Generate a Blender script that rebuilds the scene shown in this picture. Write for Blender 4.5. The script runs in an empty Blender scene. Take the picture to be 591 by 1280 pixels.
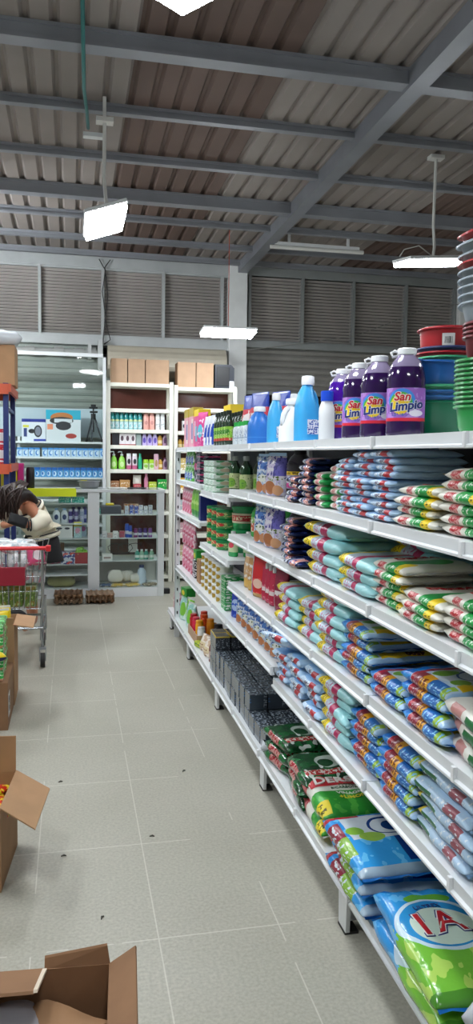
import bpy, bmesh, math, random
from mathutils import Vector, Matrix, noise
random.seed(7)
PI = math.pi
R90 = PI / 2
SC = bpy.context.scene
COL = SC.collection

# ------------------------------------------------------------------ colour / materials
def lin(c):
    return c / 12.92 if c <= 0.04045 else ((c + 0.055) / 1.055) ** 2.4

def rgb(h):
    h = h.lstrip('#')
    return tuple(lin(int(h[i:i + 2], 16) / 255) for i in (0, 2, 4)) + (1.0,)

MATS = {}

def mat(name, hexc, rough=0.5, metal=0.0, var=0.0, vscale=6.0, bump=0.0, bscale=60.0, coat=0.0, trans=0.0, emit=None, spec=None):
    if name in MATS:
        return MATS[name]
    m = bpy.data.materials.new(name)
    m.use_nodes = True
    nt = m.node_tree
    b = nt.nodes['Principled BSDF']
    c = rgb(hexc)
    b.inputs['Base Color'].default_value = c
    b.inputs['Roughness'].default_value = rough
    b.inputs['Metallic'].default_value = metal
    if coat:
        b.inputs['Coat Weight'].default_value = coat
        b.inputs['Coat Roughness'].default_value = 0.12
    if trans:
        b.inputs['Transmission Weight'].default_value = trans
    if spec is not None:
        b.inputs['Specular IOR Level'].default_value = spec
    if emit:
        b.inputs['Emission Color'].default_value = rgb(emit[0])
        b.inputs['Emission Strength'].default_value = emit[1]
    tc = nt.nodes.new('ShaderNodeTexCoord')
    if var:
        n = nt.nodes.new('ShaderNodeTexNoise')
        n.inputs['Scale'].default_value = vscale
        n.inputs['Detail'].default_value = 5
        nt.links.new(tc.outputs['Object'], n.inputs['Vector'])
        r = nt.nodes.new('ShaderNodeValToRGB')
        r.color_ramp.elements[0].position = 0.3
        r.color_ramp.elements[1].position = 0.7
        r.color_ramp.elements[0].color = tuple(x * (1 - var) for x in c[:3]) + (1,)
        r.color_ramp.elements[1].color = tuple(min(1, x * (1 + var)) for x in c[:3]) + (1,)
        nt.links.new(n.outputs['Fac'], r.inputs['Fac'])
        nt.links.new(r.outputs['Color'], b.inputs['Base Color'])
    if bump:
        add_bump(nt, b, tc, bump, bscale)
    MATS[name] = m
    return m

def add_bump(nt, b, tc, strength, scale, dist=0.004):
    n = nt.nodes.new('ShaderNodeTexNoise')
    n.inputs['Scale'].default_value = scale
    n.inputs['Detail'].default_value = 3
    nt.links.new(tc.outputs['Object'], n.inputs['Vector'])
    bp = nt.nodes.new('ShaderNodeBump')
    bp.inputs['Strength'].default_value = strength
    bp.inputs['Distance'].default_value = dist
    nt.links.new(n.outputs['Fac'], bp.inputs['Height'])
    nt.links.new(bp.outputs['Normal'], b.inputs['Normal'])

def paint(name, base, layers, rough=0.35, bump=0.0, bscale=35.0, coat=0.0, spec=None):
    """printed packaging: layers are laid over a base colour in the part's own 0..1 box coordinates.
    ('box', (x0,x1), (y0,y1), (z0,z1), hex) | ('ell', (cx,cy,cz), (rx,ry,rz), hex) | ('print', xr, yr, zr, hex, (sx,sy,sz), thr)"""
    if name in MATS:
        return MATS[name]
    m = bpy.data.materials.new(name)
    m.use_nodes = True
    nt = m.node_tree
    N, L = nt.nodes, nt.links
    b = N['Principled BSDF']
    b.inputs['Roughness'].default_value = rough
    if coat:
        b.inputs['Coat Weight'].default_value = coat
        b.inputs['Coat Roughness'].default_value = 0.15
    if spec is not None:
        b.inputs['Specular IOR Level'].default_value = spec
    tc = N.new('ShaderNodeTexCoord')
    sep = N.new('ShaderNodeSeparateXYZ')
    L.new(tc.outputs['Generated'], sep.inputs[0])
    cur = None
    first = rgb(base)

    def mul(a, c):
        if a is None:
            return c
        k = N.new('ShaderNodeMath'); k.operation = 'MULTIPLY'
        L.new(a, k.inputs[0]); L.new(c, k.inputs[1])
        return k.outputs[0]

    def boxmask(rs):
        f = None
        for i, r in enumerate(rs):
            if r is None:
                continue
            k = N.new('ShaderNodeMath'); k.operation = 'COMPARE'
            L.new(sep.outputs[i], k.inputs[0])
            k.inputs[1].default_value = (r[0] + r[1]) / 2
            k.inputs[2].default_value = abs(r[1] - r[0]) / 2
            f = mul(f, k.outputs[0])
        return f

    for ly in layers:
        if ly[0] == 'box':
            f = boxmask(ly[1:4]); colr = ly[4]
        elif ly[0] == 'ell':
            s = N.new('ShaderNodeVectorMath'); s.operation = 'SUBTRACT'
            L.new(tc.outputs['Generated'], s.inputs[0]); s.inputs[1].default_value = [0 if v is None else v for v in ly[1]]
            k = N.new('ShaderNodeVectorMath'); k.operation = 'MULTIPLY'
            L.new(s.outputs[0], k.inputs[0]); k.inputs[1].default_value = [0 if v is None else 1 / v for v in ly[2]]
            g = N.new('ShaderNodeVectorMath'); g.operation = 'LENGTH'
            L.new(k.outputs[0], g.inputs[0])
            q = N.new('ShaderNodeMath'); q.operation = 'LESS_THAN'
            L.new(g.outputs['Value'], q.inputs[0]); q.inputs[1].default_value = 1.0
            f = q.outputs[0]; colr = ly[3]
            if len(ly) > 4:
                f = mul(f, boxmask(ly[4]))
        else:
            k = N.new('ShaderNodeVectorMath'); k.operation = 'MULTIPLY'
            L.new(tc.outputs['Generated'], k.inputs[0]); k.inputs[1].default_value = ly[5]
            n = N.new('ShaderNodeTexNoise'); n.inputs['Scale'].default_value = 1.0; n.inputs['Detail'].default_value = 1.5
            L.new(k.outputs[0], n.inputs['Vector'])
            q = N.new('ShaderNodeMath'); q.operation = 'GREATER_THAN'
            L.new(n.outputs['Fac'], q.inputs[0]); q.inputs[1].default_value = ly[6]
            f = q.outputs[0]
            bm_ = boxmask(ly[1:4])
            if bm_ is not None:
                f = mul(f, bm_)
            colr = ly[4]
        mx = N.new('ShaderNodeMix'); mx.data_type = 'RGBA'
        if f is not None:
            L.new(f, mx.inputs[0])
        if cur is None:
            mx.inputs[6].default_value = first
        else:
            L.new(cur, mx.inputs[6])
        mx.inputs[7].default_value = rgb(colr)
        cur = mx.outputs[2]
    if cur is None:
        b.inputs['Base Color'].default_value = first
    else:
        L.new(cur, b.inputs['Base Color'])
    if bump:
        add_bump(nt, b, tc, bump, bscale)
    MATS[name] = m
    return m

def glass(name, tint='#fafdfc', refl=0.04):
    m = bpy.data.materials.new(name); m.use_nodes = True
    nt = m.node_tree; N, L = nt.nodes, nt.links
    for n in list(N):
        if n.type != 'OUTPUT_MATERIAL':
            N.remove(n)
    out = [n for n in N if n.type == 'OUTPUT_MATERIAL'][0]
    t = N.new('ShaderNodeBsdfTransparent'); t.inputs[0].default_value = rgb(tint)
    g = N.new('ShaderNodeBsdfGlossy'); g.inputs['Roughness'].default_value = 0.03
    fr = N.new('ShaderNodeFresnel'); fr.inputs['IOR'].default_value = 1.5
    mx = N.new('ShaderNodeMixShader')
    ge = N.new('ShaderNodeNewGeometry'); iv = N.new('ShaderNodeMath'); iv.operation = 'SUBTRACT'; iv.inputs[0].default_value = 1.0
    L.new(ge.outputs['Backfacing'], iv.inputs[1])
    ml = N.new('ShaderNodeMath'); ml.operation = 'MULTIPLY'; L.new(fr.outputs[0], ml.inputs[0]); L.new(iv.outputs[0], ml.inputs[1])
    L.new(ml.outputs[0], mx.inputs[0]); L.new(t.outputs[0], mx.inputs[1]); L.new(g.outputs[0], mx.inputs[2])
    L.new(mx.outputs[0], out.inputs[0])
    MATS[name] = m
    return m

# ------------------------------------------------------------------ mesh helpers
def obj(name, bm, m=None, parent=None, loc=(0, 0, 0), rot=(0, 0, 0), smooth=False):
    me = bpy.data.meshes.new(name)
    bmesh.ops.recalc_face_normals(bm, faces=bm.faces[:])
    bm.to_mesh(me); bm.free()
    if m:
        for mm in (m if isinstance(m, (list, tuple)) else [m]):
            me.materials.append(mm)
    if smooth:
        me.polygons.foreach_set('use_smooth', [True] * len(me.polygons))
        if smooth == 'auto':
            try:
                me.set_sharp_from_angle(angle=math.radians(40))
            except Exception:
                pass
    o = bpy.data.objects.new(name, me); COL.objects.link(o)
    o.location = loc; o.rotation_euler = rot
    if parent:
        o.parent = parent
    return o

def empty(name):
    o = bpy.data.objects.new(name, None); COL.objects.link(o)
    o.empty_display_size = 0.05
    return o

def tag(o, label=None, cat=None, group=None, kind=None):
    if label: o['label'] = label
    if cat: o['category'] = cat
    if group: o['group'] = group
    if kind: o['kind'] = kind
    return o

def struct(o, label=None):
    o['kind'] = 'structure'
    if label: o['label'] = label
    return o

KIDS = {}

def dup(root):
    r = root.copy(); COL.objects.link(r)
    for k in ('label', 'category', 'group'):
        if k in r: del r[k]
    for ch in list(root.children):
        c = ch.copy(); COL.objects.link(c); c.parent = r
        for g in list(ch.children):
            d = g.copy(); COL.objects.link(d); d.parent = c
    return r

PROT = {}

def inst(key, maker, label, cat, loc, rz=0.0, group=None, scale=None, rx=0.0, ry=0.0):
    if key in PROT:
        r = dup(PROT[key])
    else:
        if maker is None:
            r = BAGS[key[0]](key[1] * 1.7 + 1)
        else:
            r = maker()
        PROT[key] = r
    r.location = loc; r.rotation_euler = (rx, ry, rz)
    r.scale = scale if scale else (1, 1, 1)
    tag(r, label, cat, group)
    return r

def box(bm, x0, x1, y0, y1, z0, z1, bevel=0.0, seg=2, mi=0):
    r = bmesh.ops.create_cube(bm, size=1.0)
    vs = r['verts']
    for v in vs:
        v.co = Vector(((x0 + x1) / 2 + v.co.x * (x1 - x0), (y0 + y1) / 2 + v.co.y * (y1 - y0), (z0 + z1) / 2 + v.co.z * (z1 - z0)))
    fs = set(f for v in vs for f in v.link_faces)
    for f in fs: f.material_index = mi
    if bevel:
        es = list(set(e for v in vs for e in v.link_edges))
        bmesh.ops.bevel(bm, geom=es, offset=bevel, segments=seg, affect='EDGES', profile=0.5)
    return bm

def boxbm(*a, **k):
    return box(bmesh.new(), *a, **k)

def tube(bm, pts, r, n=8, cap=True, closed=False):
    pts = [Vector(p) for p in pts]
    rings = []
    prev = None
    N = len(pts)
    for i, p in enumerate(pts):
        if closed:
            t = (pts[(i + 1) % N] - pts[i - 1])
        else:
            t = (pts[min(i + 1, N - 1)] - pts[max(i - 1, 0)])
        t.normalize()
        if prev is None:
            a = Vector((0, 0, 1)) if abs(t.z) < 0.9 else Vector((1, 0, 0))
            u = t.cross(a).normalized()
        else:
            u = (prev - t * prev.dot(t)).normalized()
        prev = u
        w = t.cross(u)
        rr = r[i] if isinstance(r, (list, tuple)) else r
        rings.append([bm.verts.new(p + (u * math.cos(2 * PI * k / n) + w * math.sin(2 * PI * k / n)) * rr) for k in range(n)])
    for i in range(N if closed else N - 1):
        a, b = rings[i], rings[(i + 1) % N]
        for k in range(n):
            bm.faces.new((a[k], a[(k + 1) % n], b[(k + 1) % n], b[k]))
    if cap and not closed:
        bm.faces.new(rings[0][::-1]); bm.faces.new(rings[-1])
    return bm

def lathe(bm, prof, n=24, sx=1.0, sy=1.0, sq=2.0, c=(0, 0, 0), capb=True, capt=True):
    """prof: (r, z) pairs; sq > 2 squares the section off"""
    rings = []
    for r, z in prof:
        ring = []
        for k in range(n):
            a = 2 * PI * k / n
            ca, sa = math.cos(a), math.sin(a)
            if sq != 2.0:
                q = (abs(ca) ** sq + abs(sa) ** sq) ** (-1 / sq)
            else:
                q = 1
            ring.append(bm.verts.new((c[0] + r * q * ca * sx, c[1] + r * q * sa * sy, c[2] + z)))
        rings.append(ring)
    for i in range(len(rings) - 1):
        a, b = rings[i], rings[i + 1]
        for k in range(n):
            bm.faces.new((a[k], a[(k + 1) % n], b[(k + 1) % n], b[k]))
    if capb: bm.faces.new(rings[0][::-1])
    if capt: bm.faces.new(rings[-1])
    return bm

def lathebm(*a, **k):
    return lathe(bmesh.new(), *a, **k)

def prism(bm, pts, axis, a0, a1):
    """pts 2D polygon extruded along axis from a0 to a1"""
    def P(p, a):
        return {'x': (a, p[0], p[1]), 'y': (p[0], a, p[1]), 'z': (p[0], p[1], a)}[axis]
    A = [bm.verts.new(P(p, a0)) for p in pts]; B = [bm.verts.new(P(p, a1)) for p in pts]
    n = len(pts)
    bm.faces.new(A); bm.faces.new(B[::-1])
    for i in range(n):
        bm.faces.new((A[i], B[i], B[(i + 1) % n], A[(i + 1) % n]))
    return bm

FONTC = {}

def text_bm(body, size, fn=None, thick=0.0, ext=0.0006, bold=0.0, shear=0.0, rot=0.0, sx=1.0):
    """lettering as mesh, centred on the origin in x/y, then mapped by fn(x, y, z)"""
    cu = bpy.data.curves.new('lettering', 'FONT')
    cu.body = body; cu.size = size; cu.extrude = ext; cu.align_x = 'CENTER'; cu.align_y = 'CENTER'
    cu.offset = bold; cu.shear = shear; cu.resolution_u = 3
    o = bpy.data.objects.new('lettering', cu); COL.objects.link(o)
    dg = bpy.context.evaluated_depsgraph_get(); dg.update()
    me = bpy.data.meshes.new_from_object(o.evaluated_get(dg))
    bpy.data.objects.remove(o); bpy.data.curves.remove(cu)
    bm = bmesh.new(); bm.from_mesh(me); bpy.data.meshes.remove(me)
    c, s = math.cos(rot), math.sin(rot)
    for v in bm.verts:
        x, y, z = v.co.x * sx, v.co.y, v.co.z
        x, y = c * x - s * y, s * x + c * y
        v.co = Vector(fn(x, y, z)) if fn else Vector((x, y, z))
    return bm

# ------------------------------------------------------------------ common materials
WHITE = mat('white_shelf_enamel', '#dfe2e4', 0.35, var=0.04, vscale=3)
CREAM = mat('cream_rack_enamel', '#e9e8dc', 0.4, var=0.04)
ALU = mat('satin_aluminium', '#d4d8da', 0.35, metal=0.15)
STEEL = mat('galvanised_steel', '#8f9499', 0.35, metal=0.6, var=0.12, vscale=4)
PURLIN = mat('grey_painted_purlin', '#83868c', 0.45, metal=0.2, var=0.1, vscale=3)
CHROME = mat('zinc_wire', '#a9adb0', 0.25, metal=0.9)
KRAFT = mat('kraft_cardboard', '#a9835f', 0.8, var=0.08, vscale=9)
KRAFT2 = mat('pale_cardboard', '#b8977a', 0.8, var=0.07, vscale=9)
KRAFTD = mat('brown_cardboard', '#8b6749', 0.85, var=0.1, vscale=8)
TAPE = mat('packing_tape', '#b59468', 0.25)
BLACKP = mat('black_plastic', '#17181b', 0.4)
DARKM = mat('dark_grey_panel', '#34363c', 0.6, var=0.1)
RUBBER = mat('grey_rubber', '#2c2b2a', 0.7)
WPL = mat('white_plastic', '#eceef0', 0.3)
WFILM = mat('white_film', '#e6e6e4', 0.3, bump=0.5, bscale=40)
REDP = mat('red_plastic', '#c01f2b', 0.3)
GLASS = glass('clear_glass')
CLEARB = glass('clear_film', '#e9eef0')

# ------------------------------------------------------------------ camera
cam = bpy.data.cameras.new('camera')
cam.sensor_fit = 'VERTICAL'; cam.sensor_height = 24.0; cam.lens = 18.0
cam.clip_start = 0.05; cam.clip_end = 100
co = bpy.data.objects.new('camera', cam); COL.objects.link(co)
yaw, pit, rol = math.radians(12.218), math.radians(4.188), 0.013
f = Vector((math.sin(yaw) * math.cos(pit), math.cos(yaw) * math.cos(pit), -math.sin(pit)))
r = Vector((math.cos(yaw), -math.sin(yaw), 0)); u = r.cross(f)
r2 = r * math.cos(rol) + u * math.sin(rol); u2 = u * math.cos(rol) - r * math.sin(rol)
co.matrix_world = Matrix(((r2.x, u2.x, -f.x, 0), (r2.y, u2.y, -f.y, 0), (r2.z, u2.z, -f.z, 1.55), (0, 0, 0, 1)))
SC.camera = co
SC.view_settings.view_transform = 'Standard'; SC.view_settings.look = 'None'
SC.view_settings.exposure = 0.55; SC.view_settings.gamma = 1.0
SC.view_settings.use_curve_mapping = False
try:
    SC.cycles.use_denoising = True
    SC.cycles.max_bounces = 8
    SC.cycles.transparent_max_bounces = 16
    SC.cycles.sample_clamp_indirect = 6.0
except Exception:
    pass
w = bpy.data.worlds.new('world'); SC.world = w; w.use_nodes = True
w.node_tree.nodes['Background'].inputs[0].default_value = (0.02, 0.022, 0.028, 1)
w.node_tree.nodes['Background'].inputs[1].default_value = 1.0

# ------------------------------------------------------------------ room shell
XL, XR, YB, YF, ZC = -4.0, 6.3, -4.0, 10.2, 4.06

def floor_mat():
    m = bpy.data.materials.new('speckled_porcelain_tiles'); m.use_nodes = True
    nt = m.node_tree; N, L = nt.nodes, nt.links
    b = N['Principled BSDF']
    tc = N.new('ShaderNodeTexCoord')
    sep = N.new('ShaderNodeSeparateXYZ'); L.new(tc.outputs['Object'], sep.inputs[0])

    def line(axis, period, off, wid):
        a = N.new('ShaderNodeMath'); a.operation = 'ADD'; L.new(sep.outputs[axis], a.inputs[0]); a.inputs[1].default_value = -off + period * 100 + period / 2
        d = N.new('ShaderNodeMath'); d.operation = 'MODULO'; L.new(a.outputs[0], d.inputs[0]); d.inputs[1].default_value = period
        k = N.new('ShaderNodeMath'); k.operation = 'COMPARE'; L.new(d.outputs[0], k.inputs[0]); k.inputs[1].default_value = period / 2; k.inputs[2].default_value = wid
        return k.outputs[0]
    lx = line(0, 0.398, 0.273, 0.0022); ly = line(1, 0.615, 2.97, 0.0028)
    mx = N.new('ShaderNodeMath'); mx.operation = 'MAXIMUM'; L.new(lx, mx.inputs[0]); L.new(ly, mx.inputs[1])
    n1 = N.new('ShaderNodeTexNoise'); n1.inputs['Scale'].default_value = 1.3; n1.inputs['Detail'].default_value = 6; L.new(tc.outputs['Object'], n1.inputs['Vector'])
    n2 = N.new('ShaderNodeTexNoise'); n2.inputs['Scale'].default_value = 90; n2.inputs['Detail'].default_value = 3; L.new(tc.outputs['Object'], n2.inputs['Vector'])
    n3 = N.new('ShaderNodeTexNoise'); n3.inputs['Scale'].default_value = 2.2; n3.inputs['Detail'].default_value = 3; L.new(tc.outputs['Object'], n3.inputs['Vector'])
    r1 = N.new('ShaderNodeValToRGB'); L.new(n1.outputs['Fac'], r1.inputs['Fac'])
    r1.color_ramp.elements[0].position = .3; r1.color_ramp.elements[1].position = .7
    r1.color_ramp.elements[0].color = rgb('#a9a698'); r1.color_ramp.elements[1].color = rgb('#b5b2a5')
    r2_ = N.new('ShaderNodeValToRGB'); L.new(n2.outputs['Fac'], r2_.inputs['Fac'])
    r2_.color_ramp.elements[0].position = .3; r2_.color_ramp.elements[1].position = .7
    r2_.color_ramp.elements[0].color = (.84, .84, .84, 1); r2_.color_ramp.elements[1].color = (1.08, 1.08, 1.08, 1)
    m1 = N.new('ShaderNodeMix'); m1.data_type = 'RGBA'; m1.blend_type = 'MULTIPLY'; m1.inputs[0].default_value = 1
    L.new(r1.outputs[0], m1.inputs[6]); L.new(r2_.outputs[0], m1.inputs[7])
    # grout fades out where it is dirty
    g = N.new('ShaderNodeMath'); g.operation = 'GREATER_THAN'; L.new(n3.outputs['Fac'], g.inputs[0]); g.inputs[1].default_value = .44
    g2 = N.new('ShaderNodeMath'); g2.operation = 'MULTIPLY'; L.new(g.outputs[0], g2.inputs[0]); g2.inputs[1].default_value = .38
    g3 = N.new('ShaderNodeMath'); g3.operation = 'ADD'; L.new(g2.outputs[0], g3.inputs[0]); g3.inputs[1].default_value = .04
    gm = N.new('ShaderNodeMath'); gm.operation = 'MULTIPLY'; L.new(mx.outputs[0], gm.inputs[0]); L.new(g3.outputs[0], gm.inputs[1])
    m2 = N.new('ShaderNodeMix'); m2.data_type = 'RGBA'; L.new(gm.outputs[0], m2.inputs[0]); L.new(m1.outputs[2], m2.inputs[6]); m2.inputs[7].default_value = rgb('#e2e0d6')
    L.new(m2.outputs[2], b.inputs['Base Color'])
    b.inputs['Roughness'].default_value = .42
    b.inputs['Specular IOR Level'].default_value = .35
    return m

struct(obj('floor', boxbm(XL, XR, YB, 12.2, -0.1, 0), floor_mat()))
WALLM = mat('grey_plaster', '#b9bab6', 0.85, var=0.05, vscale=2)
struct(obj('wall_left', boxbm(XL - .15, XL, YB, YF + .3, 0, 4.3), WALLM))
struct(obj('wall_right', boxbm(XR, XR + .15, YB, YF + .3, 0, 4.3), WALLM))
struct(obj('wall_near', boxbm(XL, XR, YB - .15, YB, 0, 4.3), WALLM))
OUTM = mat('dark_brown_wood', '#4a2a22', 0.6, var=0.25, vscale=5)
struct(obj('wall_outside', boxbm(XL, XR, 11.6, 11.7, 0, 4.3), OUTM))

# corrugated roof: one sheet after another, a metre wide, ribs along y
RG = mat('grey_fibre_roof_sheet', '#857d78', 0.7, var=0.1, vscale=1.7)
RB = mat('brown_fibre_roof_sheet', '#5c4a42', 0.7, var=0.14, vscale=1.7)
def sheet(x0, x1):
    bm = bmesh.new()
    n = 6
    p = (x1 - x0) / n
    prof = []
    for i in range(n):
        a = x0 + i * p
        prof += [(a, 0.03), (a + p * .14, 0.03), (a + p * .26, 0), (a + p * .88, 0)]
    prof.append((x1, 0.03))
    ys = [YB + (YF + .3 - YB) * k / 12 for k in range(13)]
    rows = [[bm.verts.new((x, y, ZC + z)) for x, z in prof] for y in ys]
    rows2 = [[bm.verts.new((x, y, ZC + z + .012)) for x, z in prof] for y in ys]
    for R_ in (rows, rows2):
        for j in range(len(ys) - 1):
            for i in range(len(prof) - 1):
                bm.faces.new((R_[j][i], R_[j][i + 1], R_[j + 1][i + 1], R_[j + 1][i]))
    return bm
k = 0
xs = [-4.6, -3.6, -2.6, -1.6, -0.6, 0.41, 1.41, 2.41, 3.5, 4.5, 5.5, 6.5]
for i in range(len(xs) - 1):
    brown = i in (1, 5, 8)
    struct(obj('ceiling', sheet(xs[i], xs[i + 1]), RB if brown else RG))
struct(obj('ceiling', boxbm(XL - .2, XR + .2, YB, YF + .4, ZC + .08, ZC + .1), mat('roof_back', '#555250', 0.8)))

# purlins across, rafters along
def cbeam(bm, x0, x1, y, z0, z1, w_):
    box(bm, x0, x1, y, y + w_, z0, z1)
    box(bm, x0, x1, y - .012, y, z0, z0 + .02)
    box(bm, x0, x1, y - .012, y, z1 - .02, z1)
    return bm
pur = [(-3.1, .065), (-2.1, .065), (-1.2, .1), (-.2, .065), (.8, .065), (1.8, .065), (2.78, .065), (3.7, .1), (4.81, .105), (5.78, .065), (6.68, .065), (7.53, .11), (8.32, .065), (9.17, .065), (9.85, .065)]
n = 1
for y, h in pur:
    struct(obj('trim_%d' % n, cbeam(bmesh.new(), XL, XR, y, ZC - h, ZC, .1 if h > .09 else .05), PURLIN)); n += 1
for x in (-1.9, 2.14):
    struct(obj('trim_%d' % n, boxbm(x, x + .12, YB, YF, ZC - .13, ZC - .002), PURLIN)); n += 1
# eaves beams over and under the louvres
EAVE = mat('pale_grey_steel', '#aeb2b2', 0.45, metal=0.15, var=0.06)
EAVED = mat('grey_lintel_steel', '#8b8f8e', 0.45, metal=0.2, var=0.08)
struct(obj('trim_%d' % n, boxbm(XL, 2.03, 10.08, 10.3, 3.9, 4.04, bevel=.006), EAVE)); n += 1
struct(obj('trim_%d' % n, boxbm(2.27, XR, 10.08, 10.3, 3.93, 4.06, bevel=.006), EAVED)); n += 1
struct(obj('trim_%d' % n, boxbm(XL, 2.03, 10.06, 10.3, 2.93, 3.05, bevel=.006), EAVE)); n += 1
struct(obj('trim_%d' % n, boxbm(2.27, XR, 10.06, 10.3, 2.99, 3.07, bevel=.006), EAVED)); n += 1
PILLAR = mat('white_painted_pillar', '#dcdedd', 0.6, var=0.05)
struct(obj('trim_%d' % n, boxbm(2.03, 2.27, 9.98, 10.3, 0, ZC, bevel=.008), PILLAR)); n += 1
struct(obj('trim_%d' % n, boxbm(5.31, 5.6, 9.98, 10.3, 0, ZC, bevel=.008), PILLAR)); n += 1

# louvred windows
SLAT = mat('louvre_metal', '#b9b3ae', 0.35, metal=0.15, var=0.1, vscale=2)
def louvre(name, x0, x1, z0, z1, mull, fm):
    fr = bmesh.new()
    box(fr, x0, x1, 10.1, 10.2, z1 - .02, z1); box(fr, x0, x1, 10.1, 10.2, z0, z0 + .02)
    for x in mull:
        box(fr, x - .018, x + .018, 10.08, 10.2, z0, z1)
    o = struct(obj(name, fr, fm))
    sl = bmesh.new()
    nsl = 20
    for i in range(nsl):
        z = z0 + .02 + (z1 - z0 - .04) * (i + .5) / nsl
        prism(sl, [(10.13, z + .010), (10.134, z + .016), (10.175, z - .006), (10.171, z - .012)], 'x', x0, x1)
    obj('louvre_slats', sl, SLAT, o)
    return o
louvre('window_1', XL, 2.03, 3.05, 3.9, [-3.5, -2.72, -1.94, -1.16, -.372, .408, 1.183, 1.955], EAVE)
louvre('window_2', 2.27, 5.31, 3.07, 3.95, [2.33, 3.06, 3.784, 4.553, 5.28], EAVED)
struct(obj('wall_behind_louvres', boxbm(XL, XR, 10.32, 10.4, 2.9, 4.1), mat('night_dark', '#1d1a19', 0.9)))

# roller shutters
SHUT = mat('grey_green_shutter', '#a3aaa3', 0.4, metal=0.3, var=0.06)
SHUTD = mat('dull_shutter', '#8e8c88', 0.42, metal=0.35, var=0.08)
COIL = mat('beige_shutter_coil', '#c4bdab', 0.45, metal=0.15, var=0.06)
def curtain(name, x0, x1, y, z0, z1, m):
    bm = bmesh.new()
    z = z0
    prof = []
    p = .085
    while z < z1 - .01:
        prof += [(y, z), (y - .012, z + p * .15), (y - .02, z + p * .5), (y - .012, z + p * .85)]
        z += p
    prof.append((y, z)); prof += [(y + .01, z), (y + .01, z0)]
    prism(bm, prof, 'x', x0, x1)
    return struct(obj(name, bm, m))
d1 = curtain('door_1', XL, .42, 10.2, 0, 2.9, SHUT)
ax = bmesh.new()
tube(ax, [(XL, 10.0, 2.83), (.36, 10.0, 2.83)], .035, 12)
for x, rr in ((-.55, .05), (-.2, .055), (.05, .05), (.2, .062)):
    tube(ax, [(x, 10.0, 2.83), (x + .12, 10.0, 2.83)], rr, 14)
box(ax, .22, .26, 9.93, 10.1, 2.74, 2.93); box(ax, .34, .4, 9.9, 10.1, 2.6, 2.98)
obj('shutter_axle', ax, mat('bare_axle_steel', '#b7bab8', 0.35, metal=.5), d1)
d2 = curtain('door_2', .42, 2.03, 10.2, 0, 2.6, SHUT)
cb = bmesh.new()
prof = []
for i in range(24):
    a = 2 * PI * i / 24
    rr = .2 + (.012 if i % 3 else -.004)
    prof.append((10.0 + rr * math.cos(a) * .8, 2.72 + rr * math.sin(a)))
prism(cb, prof, 'x', .46, 1.98)
obj('shutter_coil', cb, COIL, d2)
d3 = curtain('door_3', 2.27, 5.31, 10.22, 2.42, 2.99, SHUTD)
bb = bmesh.new(); box(bb, 2.27, 5.31, 10.18, 10.23, 2.38, 2.43)
obj('bottom_rail', bb, EAVED, d3)
curtain('door_4', 5.6, XR, 10.22, 0, 2.99, SHUTD)
struct(obj('wall_low_back', boxbm(2.27, 5.31, 10.22, 10.3, 0, 1.2), WALLM))

# ------------------------------------------------------------------ lamps
PANEL = mat('lit_led_diffuser', '#ffffff', 0.5, emit=('#f4faff', 44.0))
HOUS = mat('white_lamp_housing', '#d9dcdd', 0.4)
def lamp(label, x, y, z, rz=0, tilt=(0, 0), top=None, power=45.0, cord='conduit', cm=None):
    top = top or ZC
    t = empty('pendant_panel_lamp')
    t.location = (x, y, z)
    tag(t, label, 'lamp', 'pendant LED panels')
    hb = bmesh.new()
    box(hb, -.3, .3, -.15, .15, 0.004, .03, bevel=.004)
    h = obj('housing', hb, HOUS, t, rot=(tilt[0], tilt[1], rz))
    d = obj('diffuser', boxbm(-.29, .29, -.14, .14, -.03, .004, bevel=.006), PANEL, h)
    cb = bmesh.new()
    if cord == 'cord':
        tube(cb, [(0, 0, .03), (0, 0, ZC - z)], .004, 6)
    else:
        tube(cb, [(0, 0, .03), (.01, 0, .12), (-.005, 0, .3), (0, 0, top - z - .02)], .013, 8)
        box(cb, -.06, .06, -.04, .04, top - z - .03, top - z)
        if top < ZC: box(cb, -.012, .012, .02, .04, top - z, ZC - z)
    obj('hanging_' + cord, cb, cm or mat('white_conduit', '#d0d0cc', .5), t)
    return t
R90 = PI / 2
P = 26.0
lamp('bright LED panel hanging over the aisle on a white conduit below the teal cable', .242, 5.66, 3.2, R90, (-.33, 0), top=3.9, power=P)
lamp('bright LED panel above the grey basins, hung on a white conduit', 2.98, 6.1, 3.2, .1, (.1, -.1), power=P)
lamp('bright LED panel hanging on a thin red cord in front of the pillar', 1.72, 8.5, 2.92, 0, (-.1, 0), power=P * .8, cord='cord', cm=mat('red_cord', '#b5482f', .6))
lamp('bright LED panel cut by the top edge of the picture', .472, 2.636, 3.2, -.925, power=P * 1.5)
lamp('LED panel behind the viewer over the aisle', .2, -.6, 3.2, R90, power=P)
lamp('LED panel beyond the right end of the long shelf unit', 3.2, 2.6, 3.2, R90, power=P)
lamp('LED panel behind the viewer, right of the shelf unit', 3.2, -1.0, 3.2, R90, power=P)
lamp('LED panel over the next aisle on the left', -1.7, 3.9, 3.2, R90, power=P)
lamp('LED panel above the cartons left of the viewer', -1.0, 1.6, 3.2, R90, power=P)
lamp('LED panel over the customer side of the counter', -1.15, 7.35, 3.15, R90, power=P)  # out-of-view lamp added to lift the light on the counter and racks
fl = empty('flood_lamp'); fl.location = (-1.9, 7.7, 3.05); fl.rotation_euler = (0, 0, -.55)
tag(fl, 'LED floodlight left of the picture aimed at the louvres', 'lamp')
obj('housing', boxbm(-.22, .22, -.06, 0, -.16, .16, bevel=.01), HOUS, fl, rot=(.12, 0, 0))
obj('flood_lens', boxbm(-.2, .2, -.002, .006, -.14, .14), mat('lit_flood_lens', '#ffffff', .5, emit=('#f4faff', 150.0)), fl, rot=(.12, 0, 0))
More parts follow.
